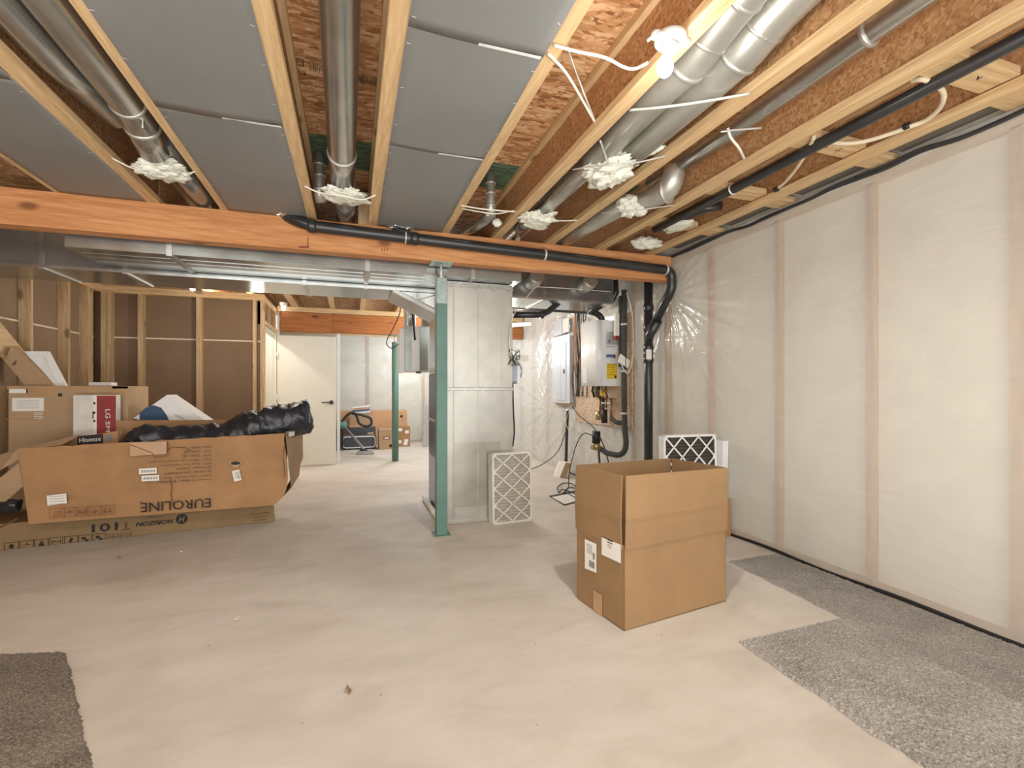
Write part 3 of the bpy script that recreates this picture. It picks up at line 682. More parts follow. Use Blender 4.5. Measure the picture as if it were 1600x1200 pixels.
# dark cable bundle along the top of the sheet
P = []
rr = random.Random(4)
for i in range(30):
    y = -1.0 + i * .172; P.append((W - .014 + rr.uniform(-.004, .006), y, 2.49 + rr.uniform(-.012, .012)))
wire('cable_bundle', P, .012, 'blackcable', 'black cable running along the top of the plastic-covered wall', 'cable', 5, 8)
wire('cable_bundle', [(x - .012, y, z + .012 * math.sin(y * 4)) for x, y, z in P], .008, 'blackcable', 'thinner dark cable twined along the black wall-top cable', 'cable', 5, 8)
mb = MB(); mi = mb.mi('poly'); a = []
for i in range(90):
    y = -1.0 + i * .056; a.append([mb.bm.verts.new((W - .002, y, 2.478)), mb.bm.verts.new((W - .02 - .01 * noise.noise(Vector((y * 5, 0, 0))), y, 2.51)), mb.bm.verts.new((W + .03, y, 2.53))])
for i in range(89):
    for j in range(2): mb.face([a[i][j], a[i + 1][j], a[i + 1][j + 1], a[i][j + 1]], mi, True)
mb.build('sheet_fold', wr)

# ================================================================ black drain along the beam and the stack
t = thing('drain_pipe', 'thick black drain pipe strapped along the front of the big wood beam', 'pipe', (1.2, 3.8, 2.4))
YP = 3.822
def zp(x): return 2.408 - (x + .3) * .0245
pts = elbow((-.47, 3.90, 2.50), (-.42, YP + .02, 2.44), (-.25, YP, zp(-.25)), 6) + [(x, YP, zp(x)) for x in (.0, .6, 1.2, 1.8, 2.4, 2.75)] + elbow((2.80, YP, zp(2.8)), (2.893, YP, zp(2.9) + .002), (2.893, YP + .005, 2.24), 5) + \
      elbow((2.893, YP + .006, 2.185), (2.893, YP + .01, 2.15), (2.889, YP + .05, 2.10), 3) + [(2.868, 4.13, 1.79)]
MB().tube(pts, .0435, 'abs', 22).build('pipe', t)
for x in (-.28, .42, .47): collar(t, (x, YP, zp(x)), (1, 0, -.02), .046, 'abs', .03)
MB().tube([(.45, YP, zp(.45)), (.36, YP + .02, zp(.4) + .05), (.33, 3.87, 2.485)], .042, 'abs', 18).build('branch', t)
for x in (.40, 1.58, 2.82): collar(t, (x, YP, zp(x)), (1, 0, -.02), .045, 'strap', .009)
mb = MB()
for x0, s_ in ((1.95, 'ABS DWV DRAINAGE TYPE 3'), (.85, 'CERTIFIED ABS DWV'), (2.35, 'ABS DWV 3')):
    mb.text(s_, (x0, YP - .0405, zp(x0) + .017), (1, 0, -.0245), (0, .38, .92), 'greyink', height=.010)
mb.build('print', t)
for x, lab in ((-.47, 'left end'), (.36, 'branch')):
    o = MB().blob((x, 3.845, 2.487 if x > 0 else 2.50), (.1 if x > 0 else .07, .05, .03), 'foil', 61 + int(x * 10), .55, 4, 4, False).build('foil_wrap')
    tag(o, 'crumpled foil tape where the black beam drain pierces the ceiling, at its ' + lab, 'foil')
SX, SY = 2.868, 4.17
t = thing('drain_stack', 'vertical thick black drain stack by the wall, with a slanting branch fitting', 'pipe', (SX, SY, 0), kind='thing')
MB().tube([(SX, SY, 0), (SX, SY, 2.46)], .0435, 'abs', 24).build('pipe', t)
for z in (2.03, 1.83, 1.62, 1.50): collar(t, (SX, SY, z), (0, 0, 1), .047, 'abs', .035)
MB().tube([(SX, SY, 1.50), (SX, SY, 1.62)], .049, 'abs', 24).build('cleanout', t)
MB().tube([(SX, SY, 1.70), (2.868, 4.14, 1.76), (2.872, 4.02, 1.88)], .046, 'abs', 20).build('wye_branch', t)
MB().box(SX - .062, SX + .0, SY - .056, SY - .05, 1.50, 1.60, 'label', .002).box(SX + .02, SX + .035, SY - .056, SY - .05, 1.515, 1.55, 'label').build('white_tag', t)
# ================================================================ trunk ducts behind the beam
t = thing('trunk_duct', 'wide rectangular metal return duct right behind the big wood beam', 'duct', (-.2, 4.3, 2.17))
MB().box(-1.86, 1.45, 4.05, 4.57, 2.17, 2.46, 'galvdark', .004).build('duct_body', t)
for x in (-1.25, .12, 1.0):
    MB().box(x - .018, x + .018, 4.045, 4.575, 2.160, 2.17, 'galvlight').box(x - .018, x + .018, 4.042, 4.05, 2.165, 2.46, 'galv').build('drive_cleat', t)
for x0, x1 in ((-1.84, -1.28), (-1.22, .09), (.15, .75)):
    for y in (4.18, 4.30, 4.43): MB().box(x0, x1, y - .004, y + .004, 2.1675, 2.1705, 'galv').build('bead', t)
t = thing('trunk_duct', 'long rectangular metal supply duct behind the return duct, over the furnace', 'duct', (0, 4.9, 2.13))
MB().box(-2.82, 2.72, 4.60, 5.13, 2.13, 2.46, 'galvdark', .004).build('duct_body', t)
for x in (-2.25, -1.72, -.4, .12, 1.9): MB().box(x - .016, x + .016, 4.594, 4.60, 2.13, 2.46, 'galv').box(x - .016, x + .016, 4.595, 5.135, 2.122, 2.13, 'galvlight').build('drive_cleat', t)
MB().box(-2.8, 2.7, 4.585, 4.60, 2.128, 2.15, 'galv').build('lower_flange', t)
for x in (1.75, 2.35): MB().tube([(x, 4.62, 2.3), (x, 4.5, 2.3), (x, 4.42, 2.33)], .075, 'galvlight', 20).build('round_takeoff', t)
# slanted transition onto the furnace
t = thing('duct_transition', 'slanted metal transition from the supply duct down to the furnace', 'duct', (.6, 4.9, 1.9))
MB().prism([(.36, 4.62, 2.125), (.80, 4.62, 2.125), (1.38, 4.62, 2.125), (1.38, 4.62, 1.92), (.79, 4.62, 1.92)], (0, .5, 0), 'galv').build('body', t)
MB().slab((.36, 4.60, 2.115), (.80, 4.60, 1.91), (.82, 4.60, 1.94), (.38, 4.60, 2.145), (0, .54, 0), 'galvlight').build('flange', t)
mb = MB().tube([(.44, 4.616, 2.12), (.78, 4.616, 1.97)], .004, 'galvlight', 6).tube([(.79, 4.616, 2.12), (.56, 4.616, 2.04)], .004, 'galvlight', 6); mb.build('crease', t)
# ---------------------------------------------------------------- furnace and return drop
t = thing('return_drop', 'tall light metal return air box standing beside the green post', 'duct', (1.1, 4.35, 0))
x0, x1, y0, y1 = .80, 1.415, 4.2, 4.46
MB().box(x0, x1, y0, y1, .03, 1.19, 'galvlight', .003).build('lower_panel', t)
MB().box(x0, x1, y0, y1, 1.21, 2.165, 'galvlight', .003).build('upper_panel', t)
MB().box(x0 - .006, x1 + .006, y0 - .012, y1, 1.185, 1.215, 'galvlight', .004).build('flange', t)
MB().box(x0 - .004, x1 + .004, y0 - .02, y1, 0, .035, 'galvlight', .004).build('base_strip', t)
for z in (2.12, 2.145): MB().box(x0 - .004, x1 + .004, y0 - .014, y1, z - .007, z + .007, 'galvlight', .003).build('top_flange', t)
for z0, z1 in ((.06, 1.18), (1.22, 2.10)):
    for x in (.86, 1.085, 1.31): MB().box(x - .005, x + .005, y0 - .006, y0, z0, z1, 'galvlight', .002).build('standing_seam', t)
mb = MB(); rr = random.Random(2)
mi = mb.mi('foil')
for i in range(40):
    x = rr.uniform(x0 + .03, x1 - .02); z = rr.choice((2.115, 2.13, 2.15, 1.2)) + rr.uniform(-.008, .008); a = rr.uniform(-.6, .6)
    mb.rect((x, y0 - .0165 if z > 2 else y0 - .014, z), (1, 0, a), (-a, 0, 1), rr.uniform(.01, .035), rr.uniform(.003, .009), 'foil', .001)
tag(mb.build('foil_seal', t), kind='stuff')
MB().box(x0 + .05, x1 - .12, y0 - .0025, y0 - .0015, .14, .72, 'galvmid').build('scuffed_sheet', t)
t = thing('furnace', 'dark steel furnace cabinet between the return box and the supply duct', 'furnace', (1.05, 4.9, 0))
MB().box(.785, 1.36, 4.50, 5.16, .02, 1.36, 'furnace', .006).build('cabinet', t)
MB().box(.779, .785, 4.56, 5.12, .05, .52, 'furnacelight', .002).build('lower_door', t)
MB().box(.779, .785, 4.56, 5.12, .56, .86, 'furnace', .002).build('upper_door', t); MB().box(.777, .785, 4.52, 5.14, .87, .90, 'galvlight', .002).build('trim_strip', t)
MB().box(.777, .785, 4.52, 4.556, .1, 1.33, 'black', .002).build('dark_gap', t)  # shade of the open gap, put in as a black strip
MB().box(.79, 1.35, 4.50, 5.14, 1.36, 1.92, 'galv', .004).build('plenum', t)
MB().box(.782, .79, 4.50, 5.14, 1.38, 1.42, 'galvlight').build('flange', t)
MB().tube([(.74, 4.2, .03), (.74, 5.2, .03)], .025, 'pvc', 12).build('condensate_tube', t)
# wall of cables on the right side of the return box, control box, pvc stub
t = thing('control_box', 'small grey control box with tangled wires on the edge of the return box', 'control box', (1.44, 4.3, 1.25))
MB().box(1.416, 1.47, 4.22, 4.36, 1.27, 1.47, 'furnacelight', .004).build('case', t)
MB().box(1.47, 1.50, 4.23, 4.35, 1.25, 1.45, 'white', .003).build('cover', t)
MB().tube([(1.50, 4.30, 1.37), (1.525, 4.30, 1.37)], .062, 'hrv', 24).build('dial_cover', t)
rr = random.Random(9)
mb = MB()
for i in range(9):
    p = Vector((1.435, 4.2, 1.50)); P = [p + Vector((rr.uniform(-.07, .05), rr.uniform(-.04, .02), rr.uniform(-.09, .09))) for j in range(5)]; mb.tube(smoothpath(P, 5), .003, ['black', 'cable', 'absdull'][i % 3], 6)
tag(mb.build('loose_wires', t), kind='stuff')
MB().box(1.50, 1.62, 4.32, 4.325, 1.47, 1.53, 'label').build('hanging_tag', t)
wire('electric_cable', [aty(838, 447, 4.4), aty(812, 478, 4.3), aty(801, 497, 4.2), aty(796, 530, 4.17), aty(799, 557, 4.17)], .004, 'cable', 'white cable swooping down the right edge of the return box')
wire('electric_cable', [aty(838, 448, 4.4), aty(890, 451, 4.5), aty(955, 456, 4.55)], .004, 'cable', 'white cable running level under the supply duct')
wire('electric_cable', [(1.43, 4.24, 1.26), (1.435, 4.235, 1.0), (1.445, 4.24, .8), (1.43, 4.24, .66)], .008, 'black', 'black cord down the right edge of the return box')
t = thing('pvc_stub', 'pale upright plastic pipe at the right edge of the return box', 'pipe', (1.435, 4.3, 0))
MB().tube([(1.437, 4.26, 0), (1.437, 4.26, .66)], .016, 'pvc', 12).build('pipe', t); MB().tube([(1.437, 4.26, .63), (1.437, 4.26, .665)], .02, 'pvc', 12).build('coupling', t)
# ---------------------------------------------------------------- heat recovery unit behind the post
t = thing('ventilation_unit', 'pale steel heat recovery cabinet hung behind the green posts', 'ventilation unit', (.9, 6.2, 1.4))
MB().box(.62, 1.30, 6.0, 6.42, 1.42, 1.985, 'hrv', .006).build('cabinet', t)
MB().box(.56, .62, 6.03, 6.40, 1.41, 1.95, 'enamel', .004).build('side_cover', t)
for x0, x1 in ((.63, .70), (.80, .90)): MB().box(x0, x1, 5.992, 6.0, 1.43, 1.98, 'galvdark').build('door_fold', t)
MB().box(.755, .815, 5.98, 6.0, 1.395, 1.42, 'black').build('latch', t)
for x in (.7, .92, 1.12):
    MB().tube([(x, 6.2, 1.98), (x, 6.2, 2.14), (x - .01, 6.1, 2.3), (x, 5.9, 2.4)], .075, 'foil', 18).build('flexible_duct', t)
MB().tube([(.70, 5.9, 2.14), (.71, 5.9, 2.0), (.735, 5.93, 1.80)], .012, 'black', 8).build('drain_hose', t)
for x in (.66, 1.25): MB().box(x - .012, x + .012, 6.1, 6.13, 1.98, 2.48, 'strap').build('hanging_strap', t)
wire('electric_cable', [(.55, 6.02, 2.33), (.56, 6.0, 2.15), (.47, 6.0, 1.93), (.40, 6.0, 1.78), (.45, 6.0, 1.70), (.54, 6.0, 1.75)], .006, 'blackcable', 'dark cable looping left of the heat recovery unit')
# ---------------------------------------------------------------- vent pipes under the joists on the right
wp = [aty(800, 492, 4.75), aty(846, 492, 4.8), aty(858, 486, 4.8), aty(908, 441, 4.85), aty(930, 418, 4.9)]
t = thing('vent_pipe', 'black vent pipe rising at a slant right of the return box', 'pipe', wp[0])
MB().tube(wp, .034, 'abs', 16).build('pipe', t); collar(t, wp[1], (1, 0, .2), .038, 'abs', .02)
t = thing('vent_pipe', 'black straight vent pipe passing behind the slanting one', 'pipe', (2, 5.6, 2.1))
MB().tube([aty(800, 483, 5.5), aty(850, 484, 5.5), aty(922, 488, 5.5)], .024, 'abs', 14).build('pipe', t)
hp = [(2.74, 4.98, 1.97), (2.74, 4.98, 2.05)]
p = aty(921, 487, 4.9)
t = thing('vent_pipe', 'black vent pipe bent over the top of the white tankless heater', 'pipe', (2.74, 4.98, 1.97))
MB().tube(elbow(aty(941, 502, 4.95), aty(940, 490, 4.95), aty(922, 487, 4.95), 5) + [aty(927, 484, 4.9), aty(957, 468, 4.75), aty(962, 458, 4.72), aty(961, 438, 4.72)], .036, 'abs', 18).build('pipe', t)
t = thing('vent_pipe', 'white vent pipe beside the black one above the tankless heater', 'pipe', (2.8, 4.9, 2.1))
MB().tube([aty(954, 474, 4.98), aty(975, 461, 4.92), aty(983, 454, 4.9), aty(985, 436, 4.9)], .036, 'pipewhite', 18).build('pipe', t)
wire('white_pipe', [aty(800, 508, 5.8), aty(815, 507, 5.8), aty(830, 506, 5.8)], .03, 'pvc', 'short white pipe end right of the return box top', 'pipe')
# ---------------------------------------------------------------- backer board, electrical panel, tankless heater
tag(MB().box(2.925, 2.94, 4.56, 5.95, .76, 2.06, 'osbwall').build('backer_board'), 'strand board fixed to the plastic sheet behind the tankless heater', 'board')
t = thing('electrical_panel', 'tall white electrical panel left of the tankless heater', 'electrical panel', (2.9, 6.3, 1.0))
MB().box(2.86, 2.92, 6.02, 6.56, 1.02, 1.95, 'panelgrey', .004).build('box', t)
MB().box(2.848, 2.86, 5.99, 6.59, 1.0, 1.97, 'panelgrey', .006).build('cover', t)
pd = MB().box(2.838, 2.849, 6.1, 6.46, 1.04, 1.86, 'panelgrey', .004).build('door', t)
MB().box(2.832, 2.839, 6.13, 6.17, 1.42, 1.48, 'black').build('latch', pd)
MB().box(2.836, 2.839, 6.26, 6.266, 1.06, 1.84, 'furnacelight').build('door_gap', t)
MB().box(2.90, 2.925, 6.0, 6.6, .96, 1.02, 'osbwall').build('mounting_board', t)
rr = random.Random(5); mb = MB()
for i in range(14):
    y = rr.uniform(5.58, 5.95); P = [(2.90 + rr.uniform(-.03, .01), y + rr.uniform(-.03, .03), z) for z in (2.3, 2.0, 1.75, 1.5, 1.3, 1.1)]
    mb.tube(smoothpath(P, 4), .006, ['absdull', 'cable', 'black', 'foam', 'copper'][i % 5], 6)
tag(tag(mb.build('cable_tangle'), 'tangle of cables between the electrical panel and the tankless heater', 'cables'), kind='stuff')
t = thing('junction_box', 'small pale blue-grey box with paperwork above the electrical panel', 'junction box', (2.9, 6.3, 2.0))
MB().box(2.87, 2.93, 6.3, 6.58, 1.99, 2.22, 'panelgrey', .003).build('case', t); MB().box(2.862, 2.868, 6.05, 6.25, 2.0, 2.2, 'label').build('paper', t)
t = thing('water_heater', 'white wall-hung tankless water heater with yellow energy label', 'water heater', (2.75, 5.0, 1.23))
HX0, HX1, HY0, HY1, HZ0, HZ1 = 2.60, 2.925, 4.80, 5.24, 1.235, 1.985
mb = MB(); mi = mb.mi('enamel'); n = 10; pr = []
pr.append((HX1, HY0)); pr.append((HX0 + .09, HY0))
for i in range(1, n): a = math.pi / 2 * i / n; pr.append((HX0 + .09 - .07 * math.sin(a), HY0 + .07 - .07 * math.cos(a)))
for i in range(9): u = i / 8; pr.append((HX0 + .02 - .02 * math.sin(math.pi * u), HY0 + .07 + (HY1 - HY0 - .14) * u))
for i in range(1, n): a = math.pi / 2 * i / n; pr.append((HX0 + .09 - .07 * math.cos(a), HY1 - .07 + .07 * math.sin(a)))
pr += [(HX0 + .09, HY1), (HX1, HY1)]
mb.prism([(x, y, HZ0) for x, y in pr], (0, 0, HZ1 - HZ0), 'enamel'); case = mb.build('case', t)
for f in case.data.polygons:
    f.use_smooth = abs(f.normal.z) < .5 and f.area < .06
MB().box(HX0 - .004, HX0 + .012, 5.0, 5.1, 1.27, 1.45, 'panelgrey', .003).build('control_panel', t)
mb = MB(); yy0 = HY0 - .0006; X_ = (1, 0, 0); Z_ = (0, 0, 1)
mb.rect((2.815, yy0, 1.405), X_, Z_, .135, .175, 'yellow'); mb.text('ENERGUIDE', (2.815, yy0 - .0006, 1.48), X_, Z_, 'ink', width=.11)
for i in range(4): mb.rect((2.80, yy0 - .0006, 1.45 - i * .028), X_, Z_, .09, .004, 'ink')
mb.rect((2.86, yy0 - .0006, 1.34), X_, Z_, .025, .035, 'ink'); mb.build('energy_label', t); mb = MB()
mb.rect((2.81, yy0, 1.515), X_, Z_, .06, .018, 'label'); mb.text('250', (2.81, yy0 - .0006, 1.515), X_, Z_, 'ink', height=.011)
mb.rect((2.80, yy0, 1.575), X_, Z_, .12, .042, 'bluelabel'); mb.rect((2.845, yy0 - .0004, 1.575), X_, Z_, .03, .036, 'lgred'); mb.rect((2.79, yy0 - .0004, 1.562), X_, Z_, .08, .006, 'label')
mb.build('certification_label', t); mb = MB(); mb.text('WARNING', (2.80, yy0, 1.685), X_, Z_, 'ink', width=.12)
mb.rect((2.82, yy0, 1.78), X_, Z_, .16, .15, 'hrv')
for i in range(7): mb.rect((2.83, yy0 - .0006, 1.84 - i * .02), X_, Z_, .12, .004, 'greyink')
mb.poly([(2.765, yy0 - .001, 1.735), (2.795, yy0 - .001, 1.735), (2.78, yy0 - .001, 1.765)], 'ink'); mb.build('warning_label', t)
MB().box(2.9, 2.935, 4.9, 5.14, 1.975, 2.06, 'hrv').build('mounting_bracket', t)
for y, m_ in ((4.88, 'copper'), (4.97, 'brass'), (5.05, 'abs'), (5.13, 'brass'), (5.19, 'black')):
    mb = MB().tube([(2.78, y, 1.24), (2.78, y, 1.17), (2.80, y, 1.10)], .014 if m_ != 'abs' else .024, m_, 10)
    mb.tube([(2.78, y, 1.20), (2.78, y, 1.16)], .021, m_, 10); mb.build('pipe_connection', t)
MB().box(2.76, 2.80, 4.955, 4.985, 1.12, 1.19, 'yellow').build('yellow_tag', t)
t = thing('valve_set', 'row of copper pipes and brass valves below the tankless heater', 'valves', (2.8, 5.0, .8))
for y, z1, m_ in ((4.86, .83, 'copper'), (4.97, .98, 'copper'), (5.05, .86, 'abs'), (5.12, .9, 'copper')):
    MB().tube([(2.84, y, 1.10), (2.84, y, z1)], .012 if m_ != 'abs' else .022, m_, 10).build('riser', t)
MB().tube([(2.85, 4.78, 1.085), (2.85, 5.25, 1.085)], .01, 'brass', 8).build('cross_bar', t)
MB().tube([(2.83, 5.0, .96), (2.83, 5.0, .80)], .036, 'black', 12).build('insulated_valve', t)
MB().tube([(2.83, 5.14, .93), (2.83, 5.14, .83)], .036, 'brass', 12).build('valve_body', t)
for y in (4.86, 4.97): MB().box(2.80, 2.815, y - .035, y + .035, 1.03, 1.045, 'strap').build('valve_handle', t)
# insulated grey pipe down the right edge of the board
A_ = [(2.87, 4.63, 2.30), (2.87, 4.63, 1.7), (2.87, 4.63, 1.0), (2.87, 4.62, .75), (2.875, 4.60, .62)] + elbow((2.875, 4.60, .60), (2.87, 4.60, .47), (2.83, 4.72, .455), 5) + [(2.79, 4.86, .46), (2.77, 4.95, .49)]
t = thing('foam_pipe', 'grey foam-wrapped water pipe curving at the foot beside the drain stack', 'pipe', (2.87, 4.63, .45))
MB().tube(A_, .031, 'foam', 16).build('wrap', t)
for z in (1.92, 1.4, .93): collar(t, (2.87, 4.63, z), (0, 0, 1), .033, 'strap', .012)
MB().tube([(2.87, 4.66, .82), (2.85, 4.75, .82), (2.84, 4.86, .86)], .026, 'foam', 14).build('side_branch', t)
wire('foam_pipe', [(2.88, 4.72, 2.25), (2.88, 4.72, 1.9), (2.88, 4.72, 1.45)], .024, 'foam', 'short grey foam-wrapped pipe right behind the heater', 'pipe')
t = thing('circulation_pump', 'small black and brass circulation pump low on the wall', 'pump', (2.76, 5.05, .5))
MB().tube([(2.75, 5.05, .56), (2.75, 5.05, .70)], .05, 'black', 18).build('motor', t)
MB().tube([(2.75, 4.96, .505), (2.75, 5.14, .505)], .034, 'brass', 14).tube([(2.75, 5.05, .48), (2.75, 5.05, .57)], .045, 'brass', 16).build('volute', t)
wire('electric_cable', [(2.74, 5.1, .64), (2.66, 5.2, .66), (2.58, 5.25, .5), (2.52, 5.3, .2), (2.48, 5.25, .012), (2.3, 5.0, .012)], .006, 'black', 'black cord from the circulation pump to the floor')
wire('electric_cable', [(2.87, 6.0, 1.0), (2.84, 5.7, .86), (2.82, 5.2, .70), (2.80, 4.9, .45), (2.76, 4.72, .15), (2.72, 4.66, .012)], .007, 'black', 'black cord slanting from the electrical panel down past the pump')
wire('water_tube', [(2.85, 6.05, .9), (2.86, 6.1, .6), (2.86, 6.12, .3), (2.85, 6.12, .01)], .022, 'blackcable', 'dark blue-grey tube running down the wall below the panel', 'tube')
wire('electric_cable', [(2.85, 6.1, .62), (2.75, 6.2, .3), (2.5, 6.3, .1), (2.2, 6.4, .02), (1.9, 6.3, .008)], .006, 'black', 'black cord sagging from the panel tube toward the return box')
wire('electric_cable', [(2.84, 5.9, 1.0), (2.80, 6.0, .75), (2.82, 5.9, .62), (2.80, 5.75, .72), (2.84, 5.8, .95)], .004, 'strap', 'thin looped wire below the electrical panel')
wire('water_tube', [(2.78, 5.05, .48), (2.80, 5.04, .2), (2.78, 5.0, .01)], .014, 'foam', 'thin grey tube from the pump to the floor', 'tube')
t = thing('smart_plug', 'cream device card hanging on a white cord right of the heater', 'device', (2.80, 4.66, 1.45))
MB().slab((2.78, 4.60, 1.50), (2.90, 4.60, 1.43), (2.93, 4.60, 1.51), (2.81, 4.60, 1.59), (0, .02, 0), 'label', .002).build('card', t)
MB().tube(smoothpath([(2.87, 4.58, 2.27), (2.93, 4.56, 2.0), (2.94, 4.56, 1.6), (2.88, 4.56, 1.38), (2.83, 4.58, 1.42), (2.81, 4.6, 1.50)]), .005, 'cable', 8).build('cord', t)
MB().box(2.80, 2.85, 4.70, 4.74, 1.80, 2.05, 'label').box(2.80, 2.85, 4.70, 4.74, 1.76, 1.80, 'lgred').build('relief_tag', t)
# ================================================================ cartons
def onplane(px, py, p0, n):
    d = ray(px, py); o = Vector((0, 0, H)); n = Vector(n); return o + d * ((Vector(p0) - o).dot(n) / d.dot(n))
V = Vector
# ---- tall open carton in front
A, L_, R_, B_ = V((1.276, 2.06, 0)), V((1.222, 2.473, 0)), V((2.001, 2.169, 0)), V((1.947, 2.582, 0))
up = V((0, 0, 1))
t = thing('cardboard_box', 'tall open-topped brown box standing alone on the concrete near the carpet', 'box', ((A + B_) / 2))
def wallp(name, a, b, z0, z1, inn, m, par, bulge=0.):
    return MB().slab(a + up * z0, b + up * z0, b + up * z1, a + up * z1, inn * .006, m, .0015).build(name, par)
ctr = (A + B_) / 2
mb = MB()
for a, b in ((A, R_), (A, L_), (L_, B_), (R_, B_)):
    n_ = (ctr - (a + b) / 2).normalized(); mb.slab(a + up * .002, b + up * .002, b + up * .425, a + up * .425, n_ * .006, 'card', .001)
mb.slab(A + up * .002, R_ + up * .002, B_ + up * .002, L_ + up * .002, up * .006, 'cardin')
mb.build('body', t)
def flap(a, b, outw, z0, zf, z1a, z1b, inset_a, inset_b, lean, lean2):
    d = (b - a).normalized(); o = V(outw).normalized(); a2, b2 = a + d * inset_a, b - d * inset_b
    mb = MB(); th = o * -.006
    P0, P1 = a2 + o * lean[0] + up * z0, b2 + o * lean[0] + up * z0
    P2, P3 = a2 + o * lean[1] + up * zf, b2 + o * lean[1] + up * zf
    P4, P5 = a2 + o * lean2 + up * z1a, b2 + o * lean2 + up * z1b
    mb.slab(P0, P1, P3, P2, th, 'card', .001); mb.slab(P2, P3, P5, P4, th, 'card', .001)
    mb.slab(P2 + o * .001 - up * .004, P3 + o * .001 - up * .004, P3 + o * .001 + up * .004, P2 + o * .001 + up * .004, o * .0015, 'card')
    return mb.build('flap', t)
of = V((A - L_)).normalized(); ol = V((A - R_)).normalized()
flap(A, R_, of, .405, .545, .772, .757, .004, -.004, (.006, .010), .012)
flap(L_, A, ol, .40, .545, .765, .772, -.004, .012, (.006, .012), .004)
flap(L_, B_, -of, .41, .55, .765, .755, .004, .004, (.002, .004), .006)
flap(R_, B_, -ol, .41, .55, .757, .755, .004, .004, (.002, .004), .006)
fl_n = ol; xd = (A - L_).normalized()
def oncarton(px, py): return onplane(px, py, A + ol * .0005, ol)
lab = MB(); c = oncarton(923, 868); lab.slab(*[oncarton(*q) + ol * .0002 for q in ((914, 888), (932, 895), (932, 850), (914, 842))], ol * .0006, 'label')
for i in range(5): lab.rect(c + up * (.055 - i * .011) - xd * .01, xd, up, .05, .0035, 'greyink', .002)
for i in range(6): lab.rect(c + up * (-.03 - i * .006) + xd * .012, xd, up, .05, .0026 if i % 2 else .004, 'ink', .002)
for i in range(6): lab.rect(c + up * (.02 - i * .006) + xd * .03, xd, up, .02, .003, 'ink', .002)
lab.build('shipping_label', t)
lab = MB(); q4 = [oncarton(*q) + ol * .0075 for q in ((942, 866), (972, 880), (972, 851), (942, 839))]; c = sum(q4, V()) / 4
lab.slab(*q4, ol * .0006, 'label')
for i in range(4): lab.rect(c + up * (.045 - i * .012) - xd * (.03 - .006 * i), xd, up, .09 - .02 * i, .005 if i < 2 else .003, 'ink', .0012)
lab.rect(c - up * .055 + xd * .05, xd, up, .02, .012, 'greyink', .0012); lab.build('shipping_label', t)
MB().slab(*[oncarton(*q) + ol * .0002 for q in ((927, 952), (941, 964), (941, 930), (927, 921))], ol * .0005, 'packtape').build('tape', t)
# low carton carrying the spare filters behind
tag(MB().box(2.42, 2.93, 3.12, 3.42, .002, .30, 'card2', .004).build('cardboard_box'), 'low brown box behind the tall open box, under the spare filters', 'box')

# ---- furnace filters
def filt(label, loc, rot, w, h, d, fr, md, cells=(4, 5), group=None):
    t = thing('furnace_filter', label, 'air filter', loc, rot, group)
    b = .018
    MB().box(-w / 2, -w / 2 + .006, 0, d, 0, h, fr).box(w / 2 - .006, w / 2, 0, d, 0, h, fr).box(-w / 2, w / 2, 0, d, 0, .006, fr).box(-w / 2, w / 2, 0, d, h - .006, h, fr).build('frame', t, True)
    mb = MB()
    mb.box(-w / 2, -w / 2 + b, -.002, .001, 0, h, fr).box(w / 2 - b, w / 2, -.002, .001, 0, h, fr).box(-w / 2, w / 2, -.002, .001, 0, b, fr).box(-w / 2, w / 2, -.002, .001, h - b, h, fr)
    cx = (w - 2 * b) / cells[0]; cz = (h - 2 * b) / cells[1]; sw = .013
    def seg(p, q):
        d_ = (q - p).normalized(); n_ = V((-d_.z, 0, d_.x)) * sw / 2
        mb.slab(p - n_, q - n_, q + n_, p + n_, (0, -.0015, 0), fr)
    x0, z0 = -w / 2 + b, b; X1, Z1 = w / 2 - b, h - b
    for s_ in (1, -1):
        for i in range(-cells[1] - 1, cells[0] + cells[1] + 2):
            # line x = x0 + i*cx + s*(z-z0)/cz*cx clipped to the frame
            pts = []
            for zz_ in (z0, Z1):
                x = x0 + i * cx + s_ * (zz_ - z0) / cz * cx
                pts.append(V((x, 0, zz_)))
            p, q = pts
            def clip(p, q, xl, lo):
                if (p.x < xl) == lo and (q.x < xl) == lo: return None
                for _ in (0, 1):
                    if (p.x < xl) == lo and p.x != xl:
                        k_ = (xl - p.x) / (q.x - p.x); p = p.lerp(q, k_)
                    p, q = q, p
                return p, q
            r = clip(p, q, x0, True)
            if r: r = clip(r[0], r[1], X1, False)
            if r and (r[0] - r[1]).length > .02: seg(*r)
    # corner fillets that make the holes octagonal
    for i in range(cells[1] + 1):
        for x in (x0, X1):
            z = z0 + i * cz; mb.poly([(x, -.0016, max(z0, z - .028)), (x + (.02 if x < 0 else -.02), -.0016, z), (x, -.0016, min(Z1, z + .028))], fr)
    mb.build('lattice', t, True)
    mb = MB(); mi = mb.mi(md); n = int(h / .014); a = []
    for i in range(n + 1):
        z = .006 + (h - .012) * i / n; y = .006 if i % 2 else (.016 if md == 'media' else .03)
        a.append((mb.bm.verts.new((-w / 2 + .006, y, z)), mb.bm.verts.new((w / 2 - .006, y, z))))
    for i in range(n): mb.face([a[i][0], a[i][1], a[i + 1][1], a[i + 1][0]], mi)
    mb.build('pleated_media', t, True)
    MB().box(-w / 2 + .004, w / 2 - .004, d - .012, d - .008, .004, h - .004, fr).build('back_panel', t, True)
    return t
filt('cream pleated air filter leaning on the metal return box', (1.368, 4.058, 0), (R(-1.2), 0, R(5)), .385, .63, .10, 'filterframe', 'media', (2, 4))
filt('white air filter with dark pleats standing behind the tall open box', (2.625, 3.22, .302), (R(-2), 0, R(-3)), .50, .525, .07, 'filterframe2', 'mediadark', (3, 3))
